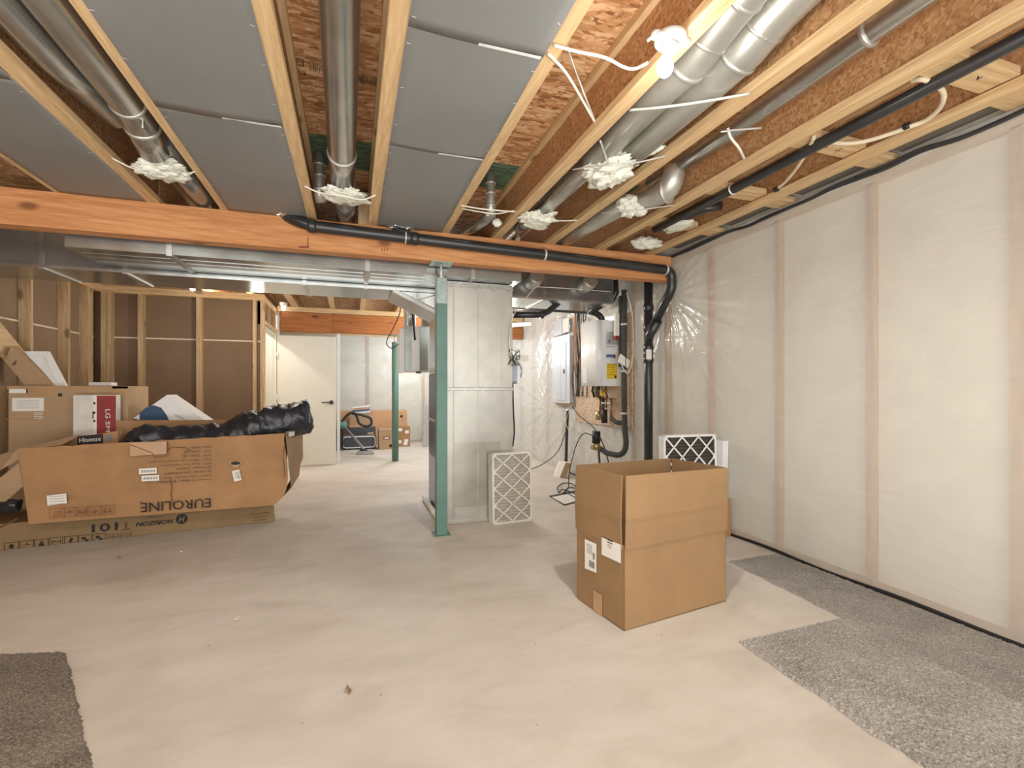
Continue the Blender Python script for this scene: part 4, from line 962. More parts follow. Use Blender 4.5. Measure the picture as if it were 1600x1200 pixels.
tag(MB().slab((2.89, 3.17, .302), (2.943, 3.17, .302), (2.945, 3.16, .775), (2.888, 3.16, .775), (0, .24, 0), 'filterframe2', .002).build('filter_carton'), 'narrow white carton on edge against the plastic-covered wall', 'box')

# ---- long flat carton on the floor at the left
H0, H1 = V((-2.483, 4.575, 0)), V((-.66, 4.777, 0)); hd = (H1 - H0).normalized(); hb = V((-hd.y, hd.x, 0)); H0 = H0 - hd * .35
t = thing('cardboard_box', 'long flat brown box lying on the floor under the damaged long box', 'box', (H0 + H1) / 2)
def HP(u, v, z): return H0 + hd * u + hb * v + up * z
HL = (H1 - H0).length
HT = .195
MB().hexa([HP(0, 0, .001), HP(HL, 0, .001), HP(HL - .03, .42, .001), HP(0, .42, .001), HP(0, 0, HT), HP(HL - .012, .01, HT), HP(HL - .04, .42, HT), HP(0, .42, HT)], 'card3', .006).build('carton', t)
mb = MB(); fx, fz = -hd, V((0, 0, -1))
def onH(px, py): return onplane(px, py, H0, hb) - hb * .0008
mb.text('101', onH(164, 824) , fx, fz, 'ink', width=.165, height=.066, bold=.02); mb.rect(onH(197, 822), fx, fz, .014, .064, 'faded', .0004); mb.rect(onH(197, 822) - up * .027, fx, fz, .056, .013, 'faded', .0005)
mb.text('HORIZON', onH(242, 817), fx, fz, 'ink', width=.255, height=.036, slant=.2, bold=.03)
mb.text('FITNESS', onH(240, 808), fx, fz, 'faded', width=.10, height=.011)
c = onH(284, 811); n = 18
mb.poly([c + (fx * math.cos(6.2832 * i / n) + fz * math.sin(6.2832 * i / n)) * .042 for i in range(n)], 'ink')
for s_ in (-1, 1): mb.rect(c + fx * s_ * .013 - hb * .0008, fx * 1 , fz + fx * .25, .008, .046, 'card3', .0003)
mb.rect(c - hb * .0009, fx, fz, .03, .007, 'card3', .0003)
for i, s_ in enumerate(('THIS END', 'LOURD', 'LARGE / PC / DO')): mb.text(s_, onH(406, 806) + up * (-.035 + i * .028), fx, fz, 'ink', width=.15 if i == 2 else .11, height=.012)
icons = [(-14, 859), (18, 854), (42, 851), (65, 849), (88, 846), (111, 844), (133, 842), (155, 840)]
for i, (px, py) in enumerate(icons):
    c = onH(px, py); mb.outline(c, fx, fz, .078, .062, 'ink', .004)
    if i == 1: mb.poly([c + fx * .02 + up * .0, c + up * .022, c - fx * .02], 'ink'); mb.rect(c - up * .008, fx, fz, .02, .016, 'ink')
    elif i == 2: mb.rect(c, fx, fz, .045, .005, 'ink').rect(c + up * .008, fx, fz, .005, .022, 'ink')
    elif i == 3: mb.rect(c - up * .01, fx, fz, .03, .022, 'ink').rect(c + up * .01, fx, fz, .012, .02, 'ink')
    elif i == 4: mb.rect(c, fx, fz, .05, .006, 'ink').rect(c + fx * .025, fx, fz, .005, .026, 'ink').rect(c - fx * .025, fx, fz, .005, .026, 'ink')
    elif i == 5: mb.rect(c, fx + up * .8, fz + fx * .5, .02, .035, 'ink')
    else: mb.rect(c + up * .006 + fx * .008, fx, fz, .028, .022, 'ink').rect(c - up * .012 - fx * .01, fx, fz, .024, .016, 'ink')
for i in range(4): c = onH(172 + i * 10, 839 - i * 1.2); mb.outline(c, fx, fz, .03, .04, 'ink', .003); mb.rect(c, fx, fz, .022, .004, 'ink')
for s_ in range(3): mb.rect(onH(10 + s_ * 2, 818), fx - up * .6, fz, .13, .004, 'faded')
mb.build('print', t)

# ---- big damaged carton lying on it
def EQ(px, py, y): return aty(px, py, y)
t = thing('cardboard_box', 'long damaged brown box with upside-down lettering and an open top', 'box', (-1.45, 4.7, .2))
bl, br0, br, tr, tl = EQ(45, 820, 4.47), EQ(428, 796, 4.53), EQ(452, 762, 4.56), EQ(445, 677, 4.52), EQ(28, 701, 4.45)
bl.z = max(bl.z, .203); br0.z = max(br0.z, .203)
en = (br0 - bl).cross(tl - bl).normalized()
if en.y > 0: en = -en
th = V((0, .007, 0)); D_ = V((0, .46, 0))
# front panel: subdivided with dents
mb = MB(); mi = mb.mi('card2'); nu, nv = 60, 24; G = []
for i in range(nu + 1):
    u = i / nu; row = []
    for j in range(nv + 1):
        v = j / nv; bot = bl.lerp(br0, u); top = tl.lerp(tr, u); p = bot.lerp(top, v)
        if u > .9: p += (br - br0.lerp(tr, .45)) * ((u - .9) / .1) ** 1.5 * math.sin(math.pi * min(1, v * 1.1)) * .8
        dent = .02 * noise.noise(V((u * 6, v * 3, 1))) + .011 * noise.noise(V((u * 16, v * 8, 4))) + .004 * noise.noise(V((u * 45, v * 20, 6)))
        for uc in (.745, .80, .915): dent += .006 * math.exp(-((u - uc) / .004) ** 2)
        dent -= .02 * math.exp(-(((u - .33) / .02) ** 2 + ((v - .48) / .05) ** 2)) + .02 * math.exp(-(((u - .445) / .015) ** 2 + ((v - .42) / .05) ** 2))
        p = p + V((0, -1, 0)) * dent * min(1, 6 * v, 6 * u + .2)
        if j == nv: p.z += .008 * noise.noise(V((u * 25, 0, 3)))
        row.append(mb.bm.verts.new(p))
    G.append(row)
for i in range(nu):
    for j in range(nv): mb.face([G[i][j], G[i + 1][j], G[i + 1][j + 1], G[i][j + 1]], mi, True)
mb.build('front_panel', t)
mb = MB().slab(bl + D_ * .05, br0 + D_ * .05, br0 + D_, bl + D_, (0, 0, .006), 'cardin'); mb.build('bottom_panel', t)
bkl, bkr = tl + D_, tr + D_; bkl.z = .80; bkr.z = .80
mb = MB().slab(bl + D_, br0 + D_, bkr, bkl, (0, -.006, 0), 'card2')
f0, f1 = aty(182, 657, 4.93), aty(458, 655, 4.97)
mb.slab(V((f0.x, 4.925, .76)), V((f1.x, 4.965, .78)), f1, f0, (0, -.006, 0), 'card2', .001); mb.build('back_panel', t)
e2, e3 = aty(473, 668, 4.97), aty(468, 742, 4.97); e1 = tr + V((.004, 0, .012)); e4 = br0 + V((.02, .03, .01))
em = aty(470, 715, 4.8)
mb = MB(); mi = mb.mi('card5'); cs = [[mb.bm.verts.new(q) for q in r_] for r_ in ((e4, e4.lerp(e3, .5) + V((.02, 0, 0)), e3), (br + V((.01, .02, 0)), em + V((.02, 0, 0)), e2.lerp(e3, .5)), (e1, e1.lerp(e2, .5) + V((.01, 0, .006)), e2))]
for i in range(2):
    for j in range(2): mb.face([cs[i][j], cs[i + 1][j], cs[i + 1][j + 1], cs[i][j + 1]], mi, True)
mb.rect(aty(455, 678, 4.56), (.4, 1, .0), (0, 0, 1), .1, .04, 'label', .004)
mb.build('end_panel', t)
# left end: torn folded flaps
mb = MB()
for pts in ([(0, 735, 4.50), (40, 712, 4.50), (28, 701, 4.46), (-20, 718, 4.62)], [(-30, 770, 4.52), (30, 723, 4.47), (36, 760, 4.47), (-10, 800, 4.56)], [(28, 701, 4.45), (-15, 716, 4.6), (60, 690, 4.8), (88, 682, 4.74)],
            [(30, 702, 4.46), (80, 690, 4.7), (130, 678, 4.72), (95, 696, 4.5)]):
    P = [aty(*q) for q in pts]; mb.slab(*P, (0, .006, .003), 'card5', .001)
mb.build('torn_flap', t)
MB().slab(bl + V((0, .01, 0)), bl + D_ * .9, tl + D_ * .9, tl + V((.0, .01, -.01)), (.006, 0, 0), 'card2').build('left_panel', t)
# print on the front
def onE(px, py):
    d = ray(px, py); o = V((0, 0, H)); k_ = (bl - o).dot(en) / d.dot(en); return o + d * k_ + en * .027
ex = -(br0 - bl).normalized(); ez = -(up - en * up.dot(en)).normalized()
mb = MB()
mb.text('EUROLINE', onE(277, 788), ex, ez, 'ink', width=.475, height=.075, bold=.006)
mb.rect(onE(222, 783), ex, ez, .014, .006, 'ink')
lines = ['Customer P.O. Number : 0672703R0211', 'Supplier Invoice Number : 21012', 'Part Number : 4392-30 4YKR9TS', 'SKU Number : 02942210', 'DESC : Rosas Taylor Sofa w/Lamp', 'Color : TRM 23 Light Grey W/Trans Silver', 'N.W : 263.0  LBS', 'G.W : 214.9  LBS', 'Made in CHINA']
for i, s_ in enumerate(lines):
    wds = [.37, .33, .32, .24, .34, .43, .2, .19, .14][i]; c = onE(330, 748 - i * 6.3)
    mb.text(s_, c - ex * (.005 - wds / 2) , ex, ez, 'ink', width=wds, height=.017)
for px, py, w_, h_, a in ((233, 735, .115, .045, 0), (237, 746, .115, .045, .1)):
    mb.build('print' if px == 233 else 'barcode_label', t); mb = MB(); c = onE(px, py); mb.rect(c, ex, ez, w_, h_, 'label', .001)
    for i in range(14): mb.rect(c + ex * (-.045 + i * .0068), ex, ez, .0022 + .002 * (i % 3 == 0), .02, 'ink', .002)
mb.build('barcode_label', t); mb = MB(); c = onE(371, 742); x2 = (ex + ez * .2).normalized(); z2 = (ez - ex * .2).normalized(); mb.rect(c, x2, z2, .055, .09, 'label', .001)
for i in range(8): mb.rect(c + z2 * (-.03 + i * .008), x2, z2, .03, .003, 'greyink', .002)
mb.text('UT-6500', c - x2 * .018, z2, -x2, 'ink', width=.07, thick=.002)
mb.build('shipping_label', t); mb = MB(); mb.rect(onE(92, 779), (ex + ez * .08).normalized(), (ez - ex * .06).normalized(), .115, .075, 'label', .001)
for i in range(4): mb.rect(onE(92, 774 + i * 4), ex, ez, .09, .003, 'greyink', .002)
mb.build('shipping_label', t); mb = MB()
for i in range(5):
    c = onE(92 + i * 19.5, 800 - i * 1.1); mb.outline(c, ex, ez, .088, .066, 'redink', .003)
    if i == 0: mb.outline(c - up * .006, ex, ez, .035, .03, 'redink', .003); mb.rect(c - up * .004, ex + ez, ez - ex, .03, .004, 'redink')
    elif i == 1: mb.rect(c, ex, ez, .05, .004, 'redink').rect(c + up * .005, ex, ez, .02, .012, 'redink')
    elif i == 2:
        for q in (-1, 1): mb.rect(c + ex * q * .018, ex, ez, .012, .03, 'redink')
        mb.rect(c - up * .008, ex, ez, .02, .012, 'redink')
    elif i == 3: mb.poly([c + ex * .025 - up * .004, c - up * .02, c - ex * .025 - up * .004], 'redink'); mb.rect(c + up * .008, ex, ez, .005, .03, 'redink')
    else:
        for q in (-1, 1): mb.rect(c + ex * q * .015, ex, ez, .007, .04, 'redink'); mb.poly([c + ex * (q * .015 + .013) - up * .01, c + ex * q * .015 - up * .024, c + ex * (q * .015 - .013) - up * .01], 'redink')
mb.build('print', t)
mb = MB()
for L in ([(268, 748), (270, 760), (269, 773), (272, 786)], [(205, 694), (222, 700), (240, 707), (243, 714), (262, 712), (263, 690)], [(262, 704), (270, 698), (292, 699), (300, 704)], [(446, 690), (443, 712), (446, 745)]):
    mb.tube([onE(*q) for q in L], .003, 'faded', 5)
mb.build('tear_line', t)
# torn tape patches and the chewed hole
mb = MB(); mb.slab(*[onE(*q) for q in ((205, 712), (262, 708), (262, 689), (205, 691))], en * .0008, 'packtape'); mb.build('tape', t)
mb = MB(); c = onE(369, 724); mb.poly([c + (ex * math.cos(a) * .042 + up * math.sin(a) * .026) * (1 + .25 * math.sin(3 * a)) for a in [6.2832 * i / 16 for i in range(16)]], 'card5')
mb.poly([c + en * .001 + (ex * math.cos(a) * .036 + up * (math.sin(a) * .014 + .006)) for a in [6.2832 * i / 14 for i in range(14)]], 'ink'); mb.build('torn_hole', t)
# black bag bulging from the carton
def crumple(mb, amp, f, seed):
    for v in mb.bm.verts:
        p = v.co; n_ = V((noise.noise(p * f + V((seed, 0, 0))), noise.noise(p * f + V((0, seed, 9))), noise.noise(p * f + V((5, 2, seed)))))
        v.co = p + n_ * amp + V((noise.noise(p * f * 2.7), noise.noise(p * f * 2.7 + V((3, 0, 0))), noise.noise(p * f * 2.7 + V((0, 7, 0))))) * amp * .5
P = smoothpath([aty(186, 697, 4.68), aty(215, 690, 4.70), aty(260, 690, 4.72), aty(320, 689, 4.72), aty(370, 683, 4.72), aty(400, 670, 4.72), aty(425, 662, 4.73), aty(450, 658, 4.75), aty(470, 652, 4.76), aty(484, 651, 4.77)], 16)
rs = []
for i in range(len(P)):
    u = i / (len(P) - 1); rs.append(.025 + .122 * min(1, u * 7) - .02 * math.sin(u * 9) * (u < .6) + (.012 if u > .65 else 0))
rs[-1] = .1
mb = MB().tube(P, rs, 'bag', 44); crumple(mb, .026, 6, 3); crumple(mb, .016, 16, 5)
t2 = tag(mb.build('garbage_bag'), 'long black plastic bag bulging out of the damaged long box', 'bag')
P = smoothpath([aty(-40, 800, 4.60), aty(0, 792, 4.56), aty(30, 790, 4.54)], 8)
mb = MB().tube(P, [.07 - .002 * i for i in range(len(P))], 'bag', 20); crumple(mb, .03, 9, 7)
for v in mb.bm.verts: v.co.z = max(v.co.z, .20)
tag(mb.build('garbage_bag'), 'black plastic bag poking out of the torn left end of the damaged box', 'bag')
# things standing behind / in it
t = thing('cardboard_box', 'brown box end with a black printed strip inside the damaged long box', 'box', (-2.05, 4.75, .21))
q0, q1 = aty(60, 690, 4.70), aty(184, 673, 4.70)
MB().hexa([(q0.x, 4.70, .215), (q1.x, 4.70, .215), (q1.x, 4.79, .215), (q0.x, 4.79, .215), (q0.x, 4.70, q0.z - .02), (q1.x, 4.70, q1.z), (q1.x, 4.79, q1.z), (q0.x, 4.79, q0.z - .02)], 'card2', .004).build('carton', t)
mb = MB(); c = aty(141, 687, 4.6985); dx = V((1, 0, .07)); mb.rect(c, dx, up, .17, .075, 'ink', .001); mb.text('Hisense', c + V((0, -.0015, .002)), dx, up, 'label', width=.14, height=.034); mb.rect(c + V((.12, 0, .01)), dx, up, .05, .05, 'greyink', .001); mb.build('print', t)
t = thing('soundbar_box', 'upright white and red printed carton behind the damaged long box', 'box', (-2.03, 4.95, .2))
mb = MB().box(-2.215, -1.915, 4.955, 5.035, .2, 1.15, 'lgwhite', .003); mb.build('carton', t)
mb = MB(); mb.rect((-1.985, 4.9548, .70), (1, 0, 0), up, .135, .89, 'lgred'); mb.rect((-2.065, 4.9546, .70), (1, 0, 0), up, .02, .89, 'label')
mb.text('LG', (-1.975, 4.954, .99), (0, 0, -1), (1, 0, 0), 'label', width=.075, height=.035); mb.text('SM', (-1.975, 4.954, .88), (0, 0, -1), (1, 0, 0), 'label', width=.09, height=.03)
mb.rect((-2.02, 4.954, 1.06), (1, 0, 0), up, .012, .09, 'faded', .001); mb.rect((-1.93, 4.954, 1.0), (1, 0, 0), up, .006, .2, 'faded', .001)
for z in (1.08, 1.0, .93): mb.rect((-2.068, 4.954, z), (1, 0, 0), up, .014, .02, 'ink', .001)
mb.rect((-2.078, 4.954, .98), (1, 0, 0), up, .008, .06, 'ink', .001); mb.build('print', t)
t = thing('cardboard_box', 'very large plain brown box with white paper labels by the bare stud wall', 'box', (-2.3, 5.35, 0))
MB().box(-2.715, -1.885, 5.10, 5.55, .002, 1.228, 'card5', .006).build('carton', t)
mb = MB(); yb = 5.0985; X_ = (1, 0, 0)
p = aty(44, 632, yb); mb.rect((p.x, yb, p.z), X_, up, .21, .11, 'label')
for i in range(5): mb.rect((p.x, yb - .0006, p.z + .035 - i * .016), X_, up, .15, .003, 'greyink')
p = aty(24, 611, yb); mb.rect((p.x + .02, yb, p.z), X_, up, .12, .035, 'label'); p = aty(62, 611, yb)
mb.rect((p.x, yb, p.z - .01), X_, up, .18, .06, 'packtape'); p = aty(94, 617, yb); mb.rect((p.x, yb, p.z), X_, up, .026, .026, 'ink')
for i in range(4): p = aty(60, 645 + i * 3, yb); mb.rect((p.x, yb, p.z), X_, up, .06, .005, 'label')
p = aty(34, 655, yb); mb.rect((p.x, yb, p.z), X_, up, .22, .005, 'card2')
mb.build('labels', t)
MB().box(-2.0, -1.885, 5.094, 5.098, 1.13, 1.224, 'packtape').box(-2.72, -1.88, 5.094, 5.098, 1.205, 1.224, 'packtape').build('tape', t)
t = tag(MB().box(-2.838, -2.725, 4.98, 5.10, .002, 1.225, 'card3', .004).build('cardboard_box'), 'narrow brown box squeezed between the very large box and the stud wall', 'box')
# things on top of the big carton
t = thing('picture_frame', 'white moulded frame tilted on top of the very large box', 'frame', (-2.5, 5.3, 1.23))
a, b, c, d = aty(24, 549, 5.33), aty(74, 549, 5.33), aty(104, 606, 5.26), aty(48, 606, 5.26)
ia, ib, ic, id_ = aty(52, 578, 5.31), aty(66, 578, 5.31), aty(82, 606, 5.26), aty(66, 606, 5.26)
off = V((0, .04, 0))
MB().prism([d, a, b, c, ic, ib, ia, id_], off, 'white').build('frame_border', t)
a2, b2, c2, d2 = aty(34, 555, 5.325), aty(68, 555, 5.325), aty(93, 606, 5.255), aty(56, 606, 5.255)
MB().prism([d2, a2, b2, c2, ic + V((0, -.004, 0)), ib + V((0, -.004, 0)), ia + V((0, -.004, 0)), id_ + V((0, -.004, 0))], (0, -.014, 0), 'white').build('raised_step', t)
t = thing('cardboard_box', 'slim brown carton tilted against the white frame on the very large box', 'box', (-2.6, 5.2, 1.23))
a, b, c, d = aty(8, 565, 5.22), aty(17, 540, 5.22), aty(82, 603, 5.20), aty(40, 603, 5.20)
mb = MB().prism([a, b, c, d], (0, .1, 0), 'card5'); mb.build('carton', t)
mb = MB(); c = aty(24, 567, 5.218); mb.rect(c, (1, 0, -.9), (.9, 0, 1), .02, .05, 'faded', .002); mb.rect(c + V((.035, 0, 0)), (1, 0, -.9), (.9, 0, 1), .012, .04, 'faded', .002); mb.build('print', t)
p0, p1 = aty(138, 603, 5.3), aty(174, 597, 5.3)
tag(MB().box(p0.x, p1.x, 5.3, 5.42, 1.23, 1.262, 'white', .005).build('white_tray'), 'small flat white box on the right end of the very large box', 'box')
# tilted blue and white box behind the damaged long carton
tag(MB().box(-1.80, -1.0, 5.22, 5.66, .002, .80, 'card3', .004).build('cardboard_box'), 'plain brown box hidden behind the damaged long box, under the blue and white one', 'box')
t = thing('printed_box', 'tilted white box with a blue curved print behind the damaged long box', 'box', (-1.5, 5.3, .8))
a, b, c = aty(222, 644, 5.2), aty(261, 617, 5.2), aty(322, 658, 5.2)
dn = (a - b) * 3.2; a_ = b + dn
k_ = (.805 - b.z) / (a_.z - b.z) if a_.z < .8 else 1
Pq = [b, c, c + (a - b).normalized() * .12, b + (a - b).normalized() * .34]
low = min(q.z for q in Pq); Pq = [q + V((0, 0, max(0, .81 - low))) * 0 for q in Pq]
Pq = [V((q.x, q.y, max(q.z, .803))) for q in Pq]
MB().prism(Pq, (0, .25, 0), 'white').build('carton', t)
mb = MB(); pts = []
e_ = aty(222, 637, 5.198); pts = [aty(218, 658, 5.198), aty(218, 645, 5.198), aty(228, 637, 5.198), aty(240, 633, 5.198), aty(252, 637, 5.198), aty(260, 648, 5.198), aty(266, 660, 5.198)]
mb.poly(pts, 'blue'); mb.text('ecodrive', aty(282, 652, 5.197), (1, 0, -.65), (.65, 0, 1), 'greyink', width=.1); mb.build('print', t)

# ================================================================ carpet offcuts
def carpetpiece(pts, m, label, step=.009, hgt=.013, seed=0):
    a, b, c, d = [V((x, y, 0)) for x, y in pts]; n = int((b - a).length / step); k_ = int((d - a).length / step); mb = MB(); mi = mb.mi(m); rr = random.Random(seed); G = []
    for i in range(n + 1):
        row = []
        for j in range(k_ + 1):
            u, v = i / n, j / k_; p = a.lerp(b, u).lerp(d.lerp(c, u), v)
            e = min(i, n - i, j, k_ - j)
            if e == 0: p += V((noise.noise(p * 9 + V((seed, 0, 0))), noise.noise(p * 9 + V((0, seed, 3))), 0)) * .012 + V((rr.uniform(-.005, .005), rr.uniform(-.005, .005), 0))
            p.z = .001 if e == 0 else hgt * (.55 + .45 * rr.random()) + .003 * noise.noise(p * 3)
            if e: p += V((rr.uniform(-.004, .004), rr.uniform(-.004, .004), 0))
            row.append(mb.bm.verts.new(p))
        G.append(row)
    for i in range(n):
        for j in range(k_): mb.face([G[i][j], G[i + 1][j], G[i + 1][j + 1], G[i][j + 1]], mi, False)
    return tag(mb.build('carpet_offcut'), label, 'carpet')
carpetpiece([(2.36, .5), (2.93, .5), (2.925, 2.665), (2.48, 2.66)], 'carpet2', 'long grey carpet strip lying along the plastic-covered wall', seed=1)
carpetpiece([(1.70, .5), (2.372, .5), (2.442, 1.81), (1.735, 1.80)], 'carpet', 'paler grey carpet piece beside the wall strip, in front of the tall box', seed=2, hgt=.015)
carpetpiece([(-1.75, 1.2), (-.40, 1.15), (-1.235, 2.70), (-2.2, 2.94)], 'carpet3', 'brownish grey carpet piece on the concrete at the left, away from the wall', seed=3)

# ================================================================ bits on the floor
for (px, py), m, lab in (((186, 872), 'card5', 'small curled tan scrap on the floor before the long flat box'), ((285, 863), 'label', 'white paper scrap on the floor right of the tan scrap'), ((370, 969), 'label', 'white pointed paper scrap alone on open concrete'), ((546, 1080), 'card3', 'brown leaf-like scrap near the front edge of the floor'), ((437, 759), 'ink', 'tiny dark chip on the floor before the white door')):
    p = atz(px, py, .004); rr = random.Random(px); mb = MB()
    for i in range(3):
        q = [p + V((rr.uniform(-.013, .013), rr.uniform(-.03, .03), rr.uniform(0, .014))) for _ in range(3)]; mb.prism(q, (0, 0, .002), m)
    tag(mb.build('paper_scrap'), lab, 'scrap')
pts = [atz(*q, .003) for q in ((862, 777), (905, 769), (907, 781), (882, 788))]
tag(MB().prism([p + V((0, 0, 0)) for p in pts], (0, 0, .003), 'label').build('paper_sheet'), 'white paper sheet on the floor left of the tall open box', 'paper')
pts = [atz(*q, .001) for q in ((857, 775), (903, 766), (909, 783), (882, 790.5))]
tag(MB().prism(pts, (0, 0, .0018), 'foam').build('paper_rim'), 'thin dark rim around the white paper sheet', 'mat')  # dark rim drawn round the sheet
rr = random.Random(3)
def fz(px, py, z): return atz(px, py, z)
wire('electric_cable', [fz(905, 772, .012), fz(896, 757, .03), fz(880, 755, .012), fz(871, 762, .03), fz(874, 769, .02), fz(879, 765, .03), fz(895, 770, .012), fz(903, 776, .012)], .007, 'black', 'black power cord coiled on the floor left of the tall box')
wire('electric_cable', [fz(905, 764, .02), fz(890, 762, .04), fz(884, 768, .012), fz(900, 778, .012)], .006, 'black', 'second black cord lying by the coiled cord')
pts = [atz(866, 745, 0), atz(883, 748, 0)]; w0, w1 = pts[0], pts[1]
t = thing('small_carton', 'small white and brown carton leaning by the wall behind the paper sheet', 'box', (w0 + w1) / 2)
ln = V((.10, .02, .20)); dp = V((.12, .20, -.0))
MB().hexa([w0, w1, w1 + V((.02, .10, 0)), w0 + V((.02, .10, 0)), w0 + ln, w1 + ln, w1 + ln + V((.02, .10, 0)), w0 + ln + V((.02, .10, 0))], 'label', .002).build('carton', t)
MB().slab(w0.lerp(w1, .5) + V((0, -.002, .002)), w1 + V((0, -.002, .002)), w1 + ln + V((0, -.002, 0)), w0.lerp(w1, .5) + ln + V((0, -.002, 0)), (0, -.001, 0), 'card3').build('brown_side', t)

# ================================================================ back room
def fbox(px0, px1, ptop, Y, depth, m, label, z0=.002, name='cardboard_box', cat='box', **kw):
    a = aty(px0, ptop, Y); b = aty(px1, ptop, Y)
    t = thing(name, label, cat, ((a.x + b.x) / 2, Y + depth / 2, z0)); zt = (a.z + b.z) / 2
    MB().box(a.x, b.x, Y, Y + depth, z0, zt, m, .006).build('carton', t); return t, a.x, b.x, zt
t, xa, xb, zt = fbox(578, 636, 641, 10.72, .16, 'card4', 'wide upright brown box against the far wall')
mb = MB(); mb.rect((xb - .12, 10.719, zt - .14), (1, 0, 0), up, .06, .05, 'ink'); mb.text('HEAVY', (xb - .12, 10.719, zt - .08), (1, 0, 0), up, 'ink', width=.08); mb.build('print', t)
fbox(522, 552, 642, 10.72, .16, 'card4', 'upright brown board box behind the floor cleaner')
t, xa, xb, zt = fbox(592, 616, 671, 9.78, .35, 'card5', 'pale pinkish box on the floor left of the slim post')
mb = MB(); mb.rect(((xa + xb) / 2, 9.779, zt - .17), (1, 0, 0), up, .12, .06, 'lgred').rect(((xa + xb) / 2, 9.778, zt - .17), (1, 0, 0), up, .08, .03, 'label'); mb.rect((xb - .07, 9.779, .07), (1, 0, 0), up, .05, .06, 'ink'); mb.build('print', t)
t, xa, xb, zt = fbox(620, 641, 667, 10.16, .3, 'card2', 'brown box with white stickers right of the slim post')
mb = MB()
for u, v in ((.25, .86), (.75, .74), (.2, .25), (.7, .3), (.65, .15)): MB().rect((xa + (xb - xa) * u, 10.159, zt * v), (1, .0, .2 * (u - .5)), up, .08, .06, 'label').build('sticker', t)
mb.bm.free()
t, xa, xb, ztA = fbox(544, 587, 668, 10.3, .3, 'suitcase', 'dark grey crate behind the suitcase')
mb = MB(); mb.rect((xb - .1, 10.299, ztA - .16), (1, 0, 0), up, .12, .12, 'card4'); mb.build('label_patch', t)
t, xa, xb, ztB = fbox(546, 579, 647, 10.3, .3, 'card5', 'pale box on top of the dark grey crate', z0=ztA + .002)
MB().box(xa - .004, xb + .004, 10.296, 10.6, ztA + .012, ztA + .05, 'card4').build('lid_band', t)
mb = MB()
for i, m in enumerate(('label', 'bluelabel', 'card4', 'label')):
    p = aty(550, 645, 10.4); mb.slab(V((p.x, 10.35, ztB + .004 + i * .035)), V((p.x + .36 - .02 * i, 10.35, ztB + .03 + i * .035)), V((p.x + .36, 10.5, ztB + .05 + i * .035)), V((p.x + .02, 10.5, ztB + .01 + i * .035)), (0, 0, .028), m, .004)
tag(mb.build('plastic_packet'), 'crumpled white and blue packet on top of the pale box', 'packet')
# suitcase
a, b = aty(534, 703, 9.95), aty(588, 680, 9.95)
t = thing('suitcase', 'dark grey suitcase with white piping lying on edge in the back room', 'suitcase', ((a.x + b.x) / 2, 10.05, 0))
MB().box(a.x, b.x, 9.95, 10.18, .02, b.z, 'suitcase', .03).build('shell', t)
xs, xe, zs, ze = a.x + .02, b.x - .02, .04, b.z - .02; rr_ = .06
loop = []
for cx_, cz_, a0 in ((xe - rr_, ze - rr_, 0), (xs + rr_, ze - rr_, 90), (xs + rr_, zs + rr_, 180), (xe - rr_, zs + rr_, 270)):
    for i in range(6): q = R(a0 + i * 18); loop.append((cx_ + rr_ * math.cos(q), 9.945, cz_ + rr_ * math.sin(q)))
loop.append(loop[0]); MB().tube(loop, .011, 'white', 8).build('piping', t)
for x in (a.x + .05, b.x - .05): MB().tube([(x, 9.97, .02), (x, 10.0, .02)], .02, 'black', 12).build('wheel', t)
# floor cleaner
t = thing('floor_cleaner', 'grey and green floor cleaner with a wide head, wand and looped hose', 'vacuum cleaner', (.15, 9.4, 0))
h0, h1 = atz(556, 711, 0), atz(585, 710, 0)
MB().hexa([h0 + V((0, 0, .002)), h1 + V((0, 0, .002)), h1 + V((-.02, .16, .002)), h0 + V((.02, .16, .002)), h0 + V((.01, 0, .03)), h1 + V((-.01, 0, .03)), h1 + V((-.05, .15, .09)), h0 + V((.05, .15, .09))], 'chrome', .008).build('floor_head', t)
hp = (h0 + h1) / 2 + V((-.02, .1, .09))
w1 = aty(537, 666, 9.85)
MB().tube([hp, hp.lerp(w1, .1), w1], .026, 'chrome', 12).build('wand', t)
MB().tube([hp + V((-.06, 0, -.03)), hp + V((.06, 0, -.03))], .03, 'black', 10).build('swivel', t)
bx = aty(533, 664, 9.85)
MB().blob(bx, (.12, .12, .10), 'green', 3, .2, 1.5, 3).build('motor_body', t)
MB().tube([V((bx.x - .06, 9.8, 0.075)), V((bx.x - .06, 9.92, .075))], .075, 'black', 20).build('wheel', t)
MB().box(bx.x - .12, bx.x + .04, 9.78, 9.95, .06, bx.z, 'black', .02).build('tank', t)
MB().tube(smoothpath([aty(532, 666, 9.8), aty(537, 655, 9.8), aty(545, 647, 9.8), aty(552, 645, 9.8), aty(557, 650, 9.8), aty(562, 662, 9.8), aty(572, 666, 9.8), aty(580, 663, 9.8), aty(579, 654, 9.8), aty(570, 650, 9.8), aty(558, 647, 9.8), aty(550, 646, 9.82)], 8), .024, 'absdull', 12).build('hose', t)
# upright grey board near the furnace
a, b = aty(660, 633, 9.9), aty(669, 633, 9.9)
tag(MB().slab((a.x, 9.9, .002), (b.x + .3, 10.3, .002), (b.x + .3, 10.3, a.z), (a.x, 9.9, a.z), (.03, -.03, 0), 'hrv', .003).build('leaning_board'), 'upright pale grey board standing in the back room beside the furnace', 'board')
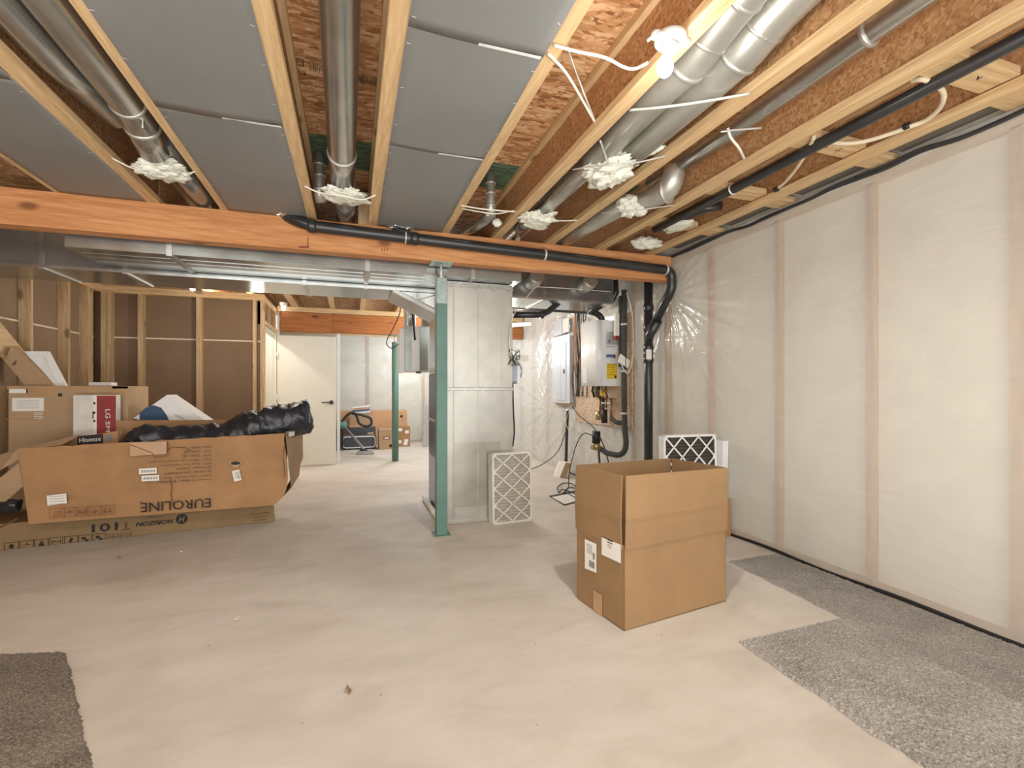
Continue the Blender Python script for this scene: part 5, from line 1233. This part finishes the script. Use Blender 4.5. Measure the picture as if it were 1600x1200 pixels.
# ================================================================ light and view
def area(name, loc, rot, sx, sy, power, c=(1, .96, .9)):
    l = bpy.data.lights.new(name, 'AREA'); l.shape = 'RECTANGLE'; l.size = sx; l.size_y = sy; l.energy = power; l.color = c
    o = bpy.data.objects.new(name, l); col.objects.link(o); o.location = loc; o.rotation_euler = rot; return o
def point(name, loc, power, r=.04, c=(1, .94, .84)):
    l = bpy.data.lights.new(name, 'POINT'); l.energy = power; l.shadow_soft_size = r; l.color = c
    o = bpy.data.objects.new(name, l); col.objects.link(o); o.location = loc; return o
w = bpy.data.worlds.new('world'); scene.world = w; w.use_nodes = True
w.node_tree.nodes['Background'].inputs[0].default_value = (.95, .97, 1, 1); w.node_tree.nodes['Background'].inputs[1].default_value = 1.3
area('rear_fill', (-.4, -1.5, 1.7), (R(90), 0, 0), 5.0, 1.6, 48, (1, .98, .95))  # added soft fill from behind the camera, no window there
area('uplight_fill', (-.2, -.9, .25), (R(155), 0, 0), 4.5, 1.0, 112, (1, .97, .93))  # unseen upward fill that brightens the joists and subfloor
l = bpy.data.lights.new('bulb_beam', 'SPOT'); l.energy = 56; l.spot_size = R(172); l.spot_blend = .7; l.shadow_soft_size = .03; l.color = (1, .97, .92)
o = bpy.data.objects.new('bulb_beam', l); col.objects.link(o); o.location = (1.078 + bdx, 1.445 + bdy, 2.315); o.rotation_euler = (0, 0, 0)
point('bulb_light', (1.078 + bdx, 1.445 + bdy, 2.2), 7, .03, (1, .97, .92))
point('left_front_fill', (-1.8, 1.2, 2.3), 36, .25, (1, .98, .95))  # invented point fill, lifts the floor at the near left
point('closet_bulb', (-1.62, 7.35, 2.36), 36)
point('back_room_light', (1.3, 9.4, 2.2), 110, .3, (.78, .9, 1))
point('back_room_light', (1.4, 7.3, 2.2), 70, .2, (.92, .96, 1))
point('mechanical_fill', (1.75, 5.35, 2.0), 24, .05)  # added to brighten the water heater side, no fixture hangs here
point('left_fill', (-1.0, 5.95, 2.1), 20, .06)  # extra fill for the left side, no bulb at this spot
scene.view_settings.view_transform = 'Standard'; scene.view_settings.look = 'None'; scene.view_settings.exposure = 0.22; scene.view_settings.gamma = 1.1
scene.cycles.max_bounces = 10; scene.cycles.transparent_max_bounces = 12; scene.cycles.sample_clamp_indirect = 6
